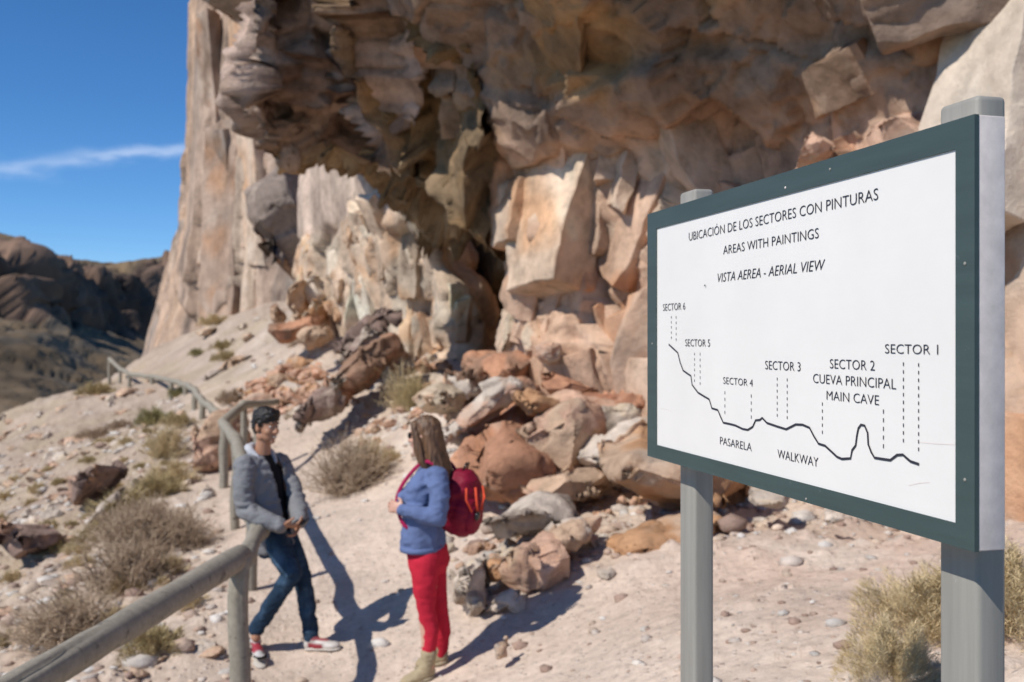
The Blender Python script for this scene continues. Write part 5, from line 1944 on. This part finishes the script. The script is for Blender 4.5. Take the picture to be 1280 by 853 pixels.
def add_hand(mb, fr_dir, palm_n, o, side, curl=0.9, size=1.0):
    """o wrist; fr_dir: where the fingers point; palm_n: out of the palm; side: towards the thumb"""
    d = Vector(fr_dir).normalized()
    n = Vector(palm_n)
    n = (n - d * n.dot(d)).normalized()
    t = Vector(side)
    t = (t - d * t.dot(d) - n * t.dot(n)).normalized()
    o = Vector(o)
    L = 0.18 * size
    mb.ball(o + d * 0.25 * L, (0.040 * size, 0.048 * size, 0.016 * size), 14, 8, (t, d, n))
    for i, (off, ln) in enumerate(((.030, .40), (.010, .45), (-.010, .42), (-.029, .33))):
        p = o + d * 0.46 * L + t * off * size
        c = curl * (0.85 + 0.12 * i)
        dirs = [(d * math.cos(c * q) + n * math.sin(c * q)) for q in (0.45, 1.15, 1.7)]
        pts = [o + d * .25 * L + t * off * .8 * size, p]
        for dd, fl in zip(dirs, (.45, .32, .23)):
            pts.append(pts[-1] + dd * ln * L * fl)
        mb.chain(pts, [.011 * size, .0095 * size, .0085 * size, .0078 * size, .0068 * size], 8)
    b = o + d * 0.10 * L + t * 0.022 * size
    m1 = b + (d * .55 + t * .75 + n * .25).normalized() * 0.20 * L
    m2 = m1 + (d * .85 + t * .25 + n * .45).normalized() * 0.17 * L
    m3 = m2 + (d * .75 - t * .15 + n * .6).normalized() * 0.14 * L
    mb.chain([b, m1, m2, m3], [.014 * size, .0115 * size, .0098 * size, .008 * size], 8)


def folds(me, amp, seed, scale=9.0, stretch=(1, 1, 1.7)):
    p = co_of(me)
    n = normals_of(me)
    r = 1 - np.abs(fbm(p * np.array(stretch), scale, 3, seed)) * 2.2
    set_co(me, p + n * (amp * (r - 0.5))[:, None])


def cut_faces(me, test):
    bm = bmesh.new()
    bm.from_mesh(me)
    kill = [f for f in bm.faces if test(f.calc_center_median())]
    bmesh.ops.delete(bm, geom=kill, context='FACES')
    bm.to_mesh(me)
    bm.free()


def shift(me, o):
    set_co(me, co_of(me) - np.array(list(o)))
    return me


def sneaker(heel, toe, up, name, root, o, base_c, panel_c):
    heel, toe = Vector(heel), Vector(toe)
    d = (toe - heel).normalized()
    L = (toe - heel).length
    up = Vector(up)
    s = d.cross(up).normalized()
    A = (s, d, up)
    mb = MB()
    mb.ball(heel + d * .10 * L + up * .045, (.038, .045, .050), 14, 9, A)
    mb.ball(heel + d * .45 * L + up * .040, (.042, .090, .042), 14, 9, A)
    mb.ball(heel + d * .78 * L + up * .030, (.047, .070, .030), 14, 9, A)
    mb.ball(heel + d * .20 * L + up * .075, (.040, .050, .040), 14, 9, A)
    me = remeshed(mb.mesh(), 0.008, 3, name)
    p = co_of(me)
    t = (p - np.array(list(heel))) @ np.array(list(d)) / L
    h = (p - np.array(list(heel))) @ np.array(list(up))
    p[h < 0.004] += np.outer(0.004 - h[h < 0.004], np.array(list(up)))
    set_co(me, p)
    red = sstep(t, .12, .16) * (1 - sstep(t, .55, .62)) * (1 - sstep(h, .055, .066)) * sstep(h, .012, .018)
    red = np.maximum(red, sstep(h, .078, .085) * .9)
    set_col(me, lerpc(base_c, panel_c, red))
    ob = link(name, shift(me, o), M_SNEAK, root)
    sb = MB()
    sb.ball(heel + d * .16 * L + up * .010, (.041, .055, .017), 16, 7, A)
    sb.ball(heel + d * .50 * L + up * .010, (.041, .100, .015), 16, 7, A)
    sb.ball(heel + d * .80 * L + up * .010, (.049, .075, .015), 16, 7, A)
    sm = remeshed(sb.mesh(), 0.008, 2, 'sole')
    link('sole', shift(sm, o), M_SOLE, ob)
    return ob


def build_man():
    D = 7.0
    J = lambda x, y, dd=0.0: Vector(P(x, y, D + dd))
    fr = Frame((.86, -.51, 0))
    foot = J(360, 809)
    o = Vector((foot.x, foot.y, ground_z(foot.x, foot.y)))
    root = empty('person', o)
    tag(root, 'young man in an open grey hoodie and blue jeans looking at the woman, hands together', 'person')
    neck, chest = J(328, 566), J(329, 592)
    shR, shL = J(306, 584, -.16), J(349, 580, .15)
    elR, elL = J(307, 637, -.24), J(371, 626, .02)
    wrR, wrL = J(354, 657, -.30), J(375, 651, -.17)
    hipR, hipL = J(338, 668, -.07), J(354, 668, .08)
    knR, knL = J(366, 717, -.16), J(379, 726, .03)
    anR, anL = J(321, 782, -.04), J(389, 789, .02)
    head = J(332.5, 534, -.02)
    hf = Frame((.84, -.54, -.10), (.10, -.04, 1))
    # body, one continuous figure
    b = MB()
    add_head(b, hf, head)
    b.capsule(J(328, 570), hf.at(head, 0, -.01, -.06), .056, .050, 14)
    A = fr.axes()
    for (x, y, lat, dep) in ((341, 672, .135, .095), (338, 648, .125, .085), (333, 620, .140, .095), (329, 594, .155, .095)):
        b.ball(J(x, y), (lat, dep, .10), 16, 10, A)
    b.capsule(shR, shL, .058, .058)
    b.chain([shR, elR, wrR], [.056, .042, .030])
    b.chain([shL, elL, wrL], [.056, .042, .030])
    b.chain([hipR, knR, anR, J(320, 797, -.06)], [.082, .052, .038, .034])
    b.chain([hipL, knL, anL, J(388, 800, .02)], [.082, .052, .038, .034])
    add_hand(b, (1, -.05, .02), (0, .35, .9), wrR, (.2, -.6, .7), 1.0, 1.0)
    add_hand(b, (-.15, -.5, -.75), (-.8, -.4, .2), wrL, (.3, -.6, .5), 0.9, 1.0)
    me = remeshed(b.mesh(), 0.0055, 2, 'body')
    link('body', shift(me, o), M_SKIN_M, root)
    # face
    for s in (-1, 1):
        e, ir, br = MB(), MB(), MB()
        e.ball(hf.at(head, s * .031, .076, .014), (.012, .009, .0065), 12, 8, hf.axes())
        ir.ball(hf.at(head, s * .031 + .002, .0835, .014), (.0045, .004, .0045), 10, 6, hf.axes())
        br.capsule(hf.at(head, s * .016, .094, .036), hf.at(head, s * .048, .080, .038), .0038, .003, 8)
        eo = link('eye', shift(e.mesh(), o), M_EYE, root)
        link('iris', shift(ir.mesh(), o), M_DARK, eo)
        link('eyebrow', shift(br.mesh(), o), M_HAIR_M, root)
    mth = MB()
    mth.ball(hf.at(head, 0, .095, -.0555), (.021, .007, .0052), 12, 6, hf.axes())
    link('smile', shift(mth.mesh(), o), M_TEETH, root)
    # short black hair
    h = MB()
    E = lambda c, r: h.ball(hf.at(head, *c), r, 18, 12, hf.axes())
    E((0, -.012, .062), (.079, .096, .078))
    E((0, -.040, .020), (.076, .066, .085))
    E((0, .040, .105), (.060, .050, .030))
    E((0, .058, .088), (.055, .030, .024))
    for s in (-1, 1):
        E((s * .066, .012, .030), (.014, .022, .034))
    hm = remeshed(h.mesh(), 0.006, 1, 'hair')
    p, n = co_of(hm), normals_of(hm)
    set_co(hm, p + n * (0.013 * fbm(p, 55, 3, 3) + 0.004)[:, None])
    link('hair', shift(hm, o), M_HAIR_M, root)
    # black t-shirt
    t = MB()
    R, Fv = fr.r, fr.f
    SP = ((343, 688, .155, .105), (340, 664, .152, .108), (336, 636, .155, .112), (331, 606, .175, .118), (328.5, 586, .165, .105), (328, 573, .085, .068), (328.5, 566, .060, .056))
    t.loft([(J(x, y), R * (lat - .012), Fv * (dep - .004)) for x, y, lat, dep in SP])
    tm = remeshed(t.mesh(), 0.010, 3, 'tshirt')
    link('tshirt', shift(tm, o), M_TEE, root)
    # hoodie
    g = MB()
    g.loft([(J(x, y), R * (lat + .012), Fv * (dep + .012)) for x, y, lat, dep in SP[:-1]])
    g.capsule(J(313, 583, -.11), J(343, 580, .10), .066, .066, 14)
    g.chain([shR, J(304, 612, -.22), elR, J(330, 650, -.28), wrR + Vector((-.02, 0, 0))], [.068, .060, .056, .050, .042], 16)
    g.chain([shL, J(362, 604, .09), elL, J(374, 641, -.08), wrL], [.070, .060, .056, .050, .042], 16)
    gm = remeshed(g.mesh(), 0.009, 4, 'hoodie')
    folds(gm, 0.013, 41, 10)
    sp = [(J(x, y), lat, dep) for x, y, lat, dep in SP]

    def opening(c):
        z = c.z
        if z < J(0, 684).z or z > J(0, 564).z:
            return False
        cs = min(sp, key=lambda q: abs(q[0].z - z))[0]
        v = c - cs
        lat = v.dot(R) + 0.030
        w = 0.036 + 0.040 * max(0, (z - J(0, 640).z)) / 0.42
        return v.dot(Fv) > 0.03 and abs(lat) < w and v.length < 0.17
    cut_faces(gm, opening)
    go = bpy.data.objects.new('shape', gm)
    C.objects.link(go)
    md = go.modifiers.new('s', 'SOLIDIFY')
    md.thickness = 0.010
    md.offset = 1.0
    gm = evaluated(go)
    gm.name = 'hoodie'
    link('hoodie', shift(gm, o), M_HOODIE, root)
    # hood lying on the shoulders, pale lining showing
    hd = MB()
    ring = [fr.at(J(328, 571), .055, .075, -.055), fr.at(J(328, 569), .082, .030, -.005), fr.at(J(328, 567), .080, -.035, .020), fr.at(J(328, 566), .045, -.085, .030), fr.at(J(328, 566), 0, -.098, .032),
            fr.at(J(328, 566), -.045, -.085, .030), fr.at(J(328, 567), -.080, -.035, .020), fr.at(J(328, 569), -.080, .030, -.005), fr.at(J(328, 571), -.060, .070, -.05)]
    hd.chain(ring, [.012, .022, .028, .032, .034, .032, .028, .022, .012], 12)
    hm = remeshed(hd.mesh(), 0.008, 2, 'hood')
    folds(hm, 0.008, 45, 14)
    link('hood', shift(hm, o), M_LINING, root)
    hb = MB()
    hb.ball(fr.at(J(326, 577), 0, -.115, -.03), (.105, .050, .085), 16, 10, A)
    hm = remeshed(hb.mesh(), 0.010, 2, 'hood_back')
    folds(hm, 0.012, 46, 10)
    link('hood_back', shift(hm, o), M_HOODIE, root)
    # cuffs
    for w, e_ in ((wrR, elR), (wrL, elL)):
        d = (w - e_).normalized()
        c = MB()
        c.tube([w - d * .055, w - d * .02, w + d * .012], [.046, .043, .040], 14)
        link('cuff', shift(c.mesh(), o), M_HOODIE, root)
    # jeans
    j = MB()
    j.loft([(J(342, 664), R * .150, Fv * .108), (J(344, 680), R * .155, Fv * .115), (J(346, 694), R * .140, Fv * .100)])
    j.chain([hipR, hipR.lerp(knR, .5), knR, knR.lerp(anR, .4), anR + Vector((0, 0, -.02))], [.093, .083, .066, .062, .055], 18)
    j.chain([hipL, hipL.lerp(knL, .5), knL, knL.lerp(anL, .4), anL + Vector((0, 0, -.03))], [.093, .083, .066, .062, .055], 18)
    jm = remeshed(j.mesh(), 0.009, 3, 'jeans')
    folds(jm, 0.011, 51, 9, (1, 1, 1.5))
    link('jeans', shift(jm, o), M_JEANS, root)
    gl = lambda p: Vector((p.x, p.y, ground_z(p.x, p.y)))
    sneaker(gl(J(318, 800, 0.02)), gl(J(327, 808, -.24)), (0, 0, 1), 'sneaker', root, o, (0.50, 0.48, 0.46), (0.30, 0.03, 0.045))
    sneaker(gl(J(383, 804, .02)), gl(J(423, 806, -.05)), (0, 0, 1), 'sneaker', root, o, (0.50, 0.46, 0.42), (0.28, 0.03, 0.04))
    # phone held in the hands
    ph = MB()
    c = (wrR + wrL) / 2 + Vector((.065, -.04, .012))
    ph.box((0, 0, 0), (0.13, 0.07, 0.011))
    po = ph.build('phone', M_DARK, None, True, 0.004)
    po.location = c
    po.rotation_euler = (math.radians(28), math.radians(-12), math.radians(-35))
    tag(po, 'small black phone held in both hands by the young man', 'phone')


def build_woman():
    D = 6.2
    J = lambda x, y, dd=0.0: Vector(P(x, y, D + dd))
    fr = Frame((-.95, .30, 0))
    foot = J(545, 838)
    o = Vector((foot.x, foot.y, ground_z(foot.x, foot.y)))
    root = empty('person', o)
    tag(root, 'woman with long brown hair in a blue jacket and red trousers, facing the young man', 'person')
    R, Fv = fr.r, fr.f
    A = fr.axes()
    head = J(531, 546)
    hf = Frame((-.93, .34, -.06), (0.02, 0, 1))
    shL, shR = J(546, 597, -.165), J(540, 593, .165)
    elL, elR = J(549, 646, -.225), J(530, 640, .21)
    wrL, wrR = J(504, 638, -.17), J(506, 636, .03)
    hipL, hipR = J(532, 702, -.085), J(540, 702, .085)
    knL, knR = J(533, 764, -.09), J(549, 764, .07)
    anL, anR = J(536, 824, -.09), J(551, 816, .11)
    b = MB()
    add_head(b, hf, head, True)
    b.capsule(J(540, 584), hf.at(head, 0, -.015, -.06), .052, .046, 14)
    for (x, y, lat, dep) in ((534, 690, .140, .100), (532, 662, .125, .090), (532, 634, .125, .095), (537, 606, .145, .095)):
        b.ball(J(x, y), (lat, dep, .095), 16, 10, A)
    b.capsule(shR, shL, .05, .05)
    b.chain([shL, elL, wrL], [.050, .038, .027])
    b.chain([shR, elR, wrR], [.050, .038, .027])
    b.chain([hipL, knL, anL, J(537, 834, -.09)], [.085, .050, .036, .032])
    b.chain([hipR, knR, anR, J(553, 828, .11)], [.085, .050, .036, .032])
    add_hand(b, (-.85, .45, .22), (.3, .8, -.1), wrL, (-.1, .2, .9), 1.0, .93)
    add_hand(b, (-.85, -.35, .15), (.2, -.8, .1), wrR, (-.1, -.2, .9), 1.0, .93)
    me = remeshed(b.mesh(), 0.0055, 2, 'body')
    link('body', shift(me, o), M_SKIN_W, root)
    lips = MB()
    lips.ball(hf.at(head, 0, .091, -.053), (.019, .007, .008), 12, 6, hf.axes())
    link('lips', shift(lips.mesh(), o), M_LIP, root)
    # sunglasses
    s = MB()
    for q in (-1, 1):
        s.ball(hf.at(head, q * .031, .088, .012), (.026, .008, .020), 14, 8, hf.axes())
        s.capsule(hf.at(head, q * .055, .080, .018), hf.at(head, q * .074, -.01, .014), .004, .003, 8)
    s.capsule(hf.at(head, -.012, .096, .016), hf.at(head, .012, .096, .016), .004, .004, 8)
    link('sunglasses', shift(s.mesh(), o), M_DARK, root)
    # long hair
    h = MB()
    E = lambda c, r: h.ball(hf.at(head, *c), r, 20, 12, hf.axes())
    E((0, -.014, .050), (.081, .099, .086))
    E((0, -.046, .0), (.084, .074, .100))
    for q in (-1, 1):
        h.chain([hf.at(head, q * .060, .040, .085), hf.at(head, q * .080, .020, .02), hf.at(head, q * .082, .008, -.06), hf.at(head, q * .078, -.01, -.14), hf.at(head, q * .07, -.035, -.19)], [.020, .024, .030, .030, .018], 12)
    h.loft([(hf.at(head, 0, -.05, .02), hf.r * .088, hf.f * .060), (hf.at(head, 0, -.062, -.06), hf.r * .092, hf.f * .060), (hf.at(head, 0, -.082, -.13), hf.r * .098, hf.f * .058),
            (hf.at(head, 0, -.108, -.20), hf.r * .100, hf.f * .050), (hf.at(head, 0, -.130, -.26), hf.r * .085, hf.f * .036), (hf.at(head, 0, -.142, -.31), hf.r * .050, hf.f * .018)])
    hm = remeshed(h.mesh(), 0.0065, 2, 'hair')
    p, n = co_of(hm), normals_of(hm)
    q = p * np.array((1, 1, .10))
    set_co(hm, p + n * (0.007 * fbm(q, 38, 3, 8) + 0.003 * fbm(q, 90, 2, 9))[:, None])
    link('hair', shift(hm, o), M_HAIR_W, root)
    # blue jacket
    g = MB()
    SP = ((529, 685, .172, .134), (529, 668, .168, .138), (530, 645, .160, .130), (531, 622, .165, .128), (535, 604, .180, .120), (540, 590, .150, .088), (541, 580, .070, .066), (541, 574, .062, .060))
    g.loft([(J(x, y), R * lat, Fv * dep) for x, y, lat, dep in SP])
    for q in (-1, 1):
        g.ball(fr.at(J(528, 622), q * .07, .085, 0), (.065, .050, .070), 14, 9, A)
    g.capsule(J(545, 596, -.12), J(540, 593, .12), .062, .062, 14)
    g.chain([shL, J(550, 622, -.21), elL, J(525, 643, -.21), wrL], [.068, .062, .060, .050, .038], 16)
    g.chain([shR, J(537, 618, .20), elR, J(517, 638, .12), wrR], [.066, .058, .055, .048, .038], 16)
    gm = remeshed(g.mesh(), 0.009, 4, 'jacket')
    folds(gm, 0.013, 61, 8.0)
    link('jacket', shift(gm, o), M_BLUE, root)
    c = MB()
    c.tube([J(541, 583), J(540.5, 577), J(540, 571)], [.066, .062, .060], 18)
    link('collar', shift(c.mesh(), o), cloth('navy_collar', (0.03, 0.035, 0.07)), root)
    hem = MB()
    hem.loft([(J(529, 686.5), R * .176, Fv * .138), (J(529, 683), R * .177, Fv * .139), (J(529, 680), R * .172, Fv * .137)], 30)
    link('jacket_hem', shift(hem.mesh(), o), M_BLUE, root)
    # red trousers
    t = MB()
    t.loft([(J(534, 676), R * .150, Fv * .112), (J(535, 692), R * .165, Fv * .122), (J(536, 706), R * .165, Fv * .118), (J(536, 716), R * .150, Fv * .095)])
    t.ball(fr.at(J(538, 700), .07, -.035, -.01), (.078, .066, .085), 14, 9, A)
    t.ball(fr.at(J(538, 700), -.07, -.035, -.01), (.078, .066, .085), 14, 9, A)
    t.chain([hipL, J(531, 733, -.095), knL, J(538, 789, -.09), anL + Vector((0, 0, .02))], [.094, .077, .056, .053, .042], 18)
    t.chain([hipR, J(543, 733, .080), knR, J(553, 789, .09), anR + Vector((0, 0, .0))], [.094, .077, .056, .053, .042], 18)
    tm = remeshed(t.mesh(), 0.009, 3, 'trousers')
    folds(tm, 0.006, 71, 8, (1, 1, 1.5))
    link('trousers', shift(tm, o), M_RED, root)
    # boots
    gl = lambda p: Vector((p.x, p.y, ground_z(p.x, p.y)))
    for an, heel, toe in ((anL, gl(J(544, 0, -.08)), gl(J(503, 0, -.10))), (anR, gl(J(560, 0, .10)), gl(J(522, 0, .16)))):
        d = (toe - heel).normalized()
        sd = d.cross(Vector((0, 0, 1))).normalized()
        up = Vector((0, 0, 1))
        X = (sd, d, up)
        L = (toe - heel).length
        bt = MB()
        bt.ball(heel + d * .045 + up * .05, (.040, .048, .052), 14, 9, X)
        bt.ball(heel + d * L * .50 + up * .045, (.043, .085, .044), 14, 9, X)
        bt.ball(heel + d * L * .78 + up * .036, (.047, .066, .036), 14, 9, X)
        bt.capsule(heel + d * .06 + up * .06, Vector((an.x, an.y, heel.z + .15)), .046, .050, 14)
        bm_ = remeshed(bt.mesh(), 0.008, 3, 'boot')
        folds(bm_, 0.005, 81, 20)
        bo = link('boot', shift(bm_, o), M_BOOT, root)
        sb = MB()
        sb.ball(heel + d * .05 + up * .012, (.043, .055, .020), 16, 7, X)
        sb.ball(heel + d * L * .5 + up * .012, (.042, .10, .016), 16, 7, X)
        sb.ball(heel + d * L * .80 + up * .012, (.050, .070, .018), 16, 7, X)
        link('sole', shift(remeshed(sb.mesh(), 0.008, 2, 'sole'), o), cloth('tan_rubber', (0.30, 0.25, 0.17)), bo)
    # ---------------- backpack
    pc = J(579, 628)
    rootp = empty('backpack', pc - Vector((0, 0, .22)))
    po = rootp.location.copy()
    tag(rootp, 'crimson backpack with orange cords worn on the woman\'s back', 'backpack')
    m = MB()
    PF = Frame((-.93, .34, .16))
    PA = PF.axes()
    for (f, u, a, bb, cc) in ((.045, .0, .145, .10, .215), (-.02, -.05, .140, .11, .165), (-.005, .07, .125, .095, .140), (.06, -.10, .13, .07, .10)):
        m.ball(PF.at(pc, 0, f, u), (a, bb, cc), 20, 12, PA)
    pm = remeshed(m.mesh(), 0.009, 4, 'pack_body')
    folds(pm, 0.008, 91, 9)
    link('pack_body', shift(pm, po), M_PACK, rootp)
    pk = MB()
    pk.ball(PF.at(pc, -.01, -.085, -.075), (.105, .050, .110), 18, 10, PA)
    pm = remeshed(pk.mesh(), 0.008, 3, 'front_pocket')
    folds(pm, 0.006, 92, 12)
    link('front_pocket', shift(pm, po), M_PACK, rootp)
    z = MB()
    z.tube([PF.at(pc, -.075, -.095, .125), PF.at(pc, -.085, -.118, .05), PF.at(pc, -.070, -.132, -.03)], .007, 8)
    z.tube([PF.at(pc, .01, -.105, .125), PF.at(pc, .005, -.130, .06), PF.at(pc, -.035, -.140, -.01)], .008, 8)
    z.tube([PF.at(pc, -.125, -.055, .12), PF.at(pc, -.135, -.070, .05), PF.at(pc, -.110, -.108, -.02)], .006, 8)
    link('orange_cord', shift(z.mesh(), po), M_ZIP, rootp)
    k = MB()
    k.ball(PF.at(pc, -.075, -.135, -.045), (.030, .014, .030), 12, 8, PA)
    link('dark_patch', shift(k.mesh(), po), M_DARK, rootp)
    k = MB()
    k.tube([PF.at(pc, -.03, .02, .20), PF.at(pc, -.02, .01, .245), PF.at(pc, .02, .01, .245), PF.at(pc, .03, .02, .20)], .009, 8)
    link('carry_loop', shift(k.mesh(), po), M_DARK, rootp)
    for q, sh in ((-1, shL), (1, shR)):
        st = MB()
        top = fr.at(J(541, 588), q * .105, 0, 0)
        pts = [PF.at(pc, q * .06, .10, .17), top + fr.f * -.07 + Vector((0, 0, .040)), top + Vector((0, 0, .066)), top + fr.f * .075 + Vector((0, 0, .02)), fr.at(J(533, 606), q * .115, .118, 0), fr.at(J(531, 628), q * .12, .135, 0), fr.at(J(533, 655), q * .155, .06, 0), PF.at(pc, q * .10, .10, -.12)]
        # smooth the strap through its points
        sm = []
        for i in range(len(pts) - 1):
            p0, p1, p2, p3 = pts[max(i - 1, 0)], pts[i], pts[i + 1], pts[min(i + 2, len(pts) - 1)]
            for w in range(6):
                u = w / 6
                sm.append(0.5 * ((2 * p1) + (p2 - p0) * u + (2 * p0 - 5 * p1 + 4 * p2 - p3) * u * u + (3 * p1 - p0 - 3 * p2 + p3) * u ** 3))
        sm.append(pts[-1])
        st.tube(sm, .012, 10, True, 0.40, up=tuple(R))
        link('shoulder_strap', shift(st.mesh(), po), M_PINK, rootp)


build_man()
build_woman()
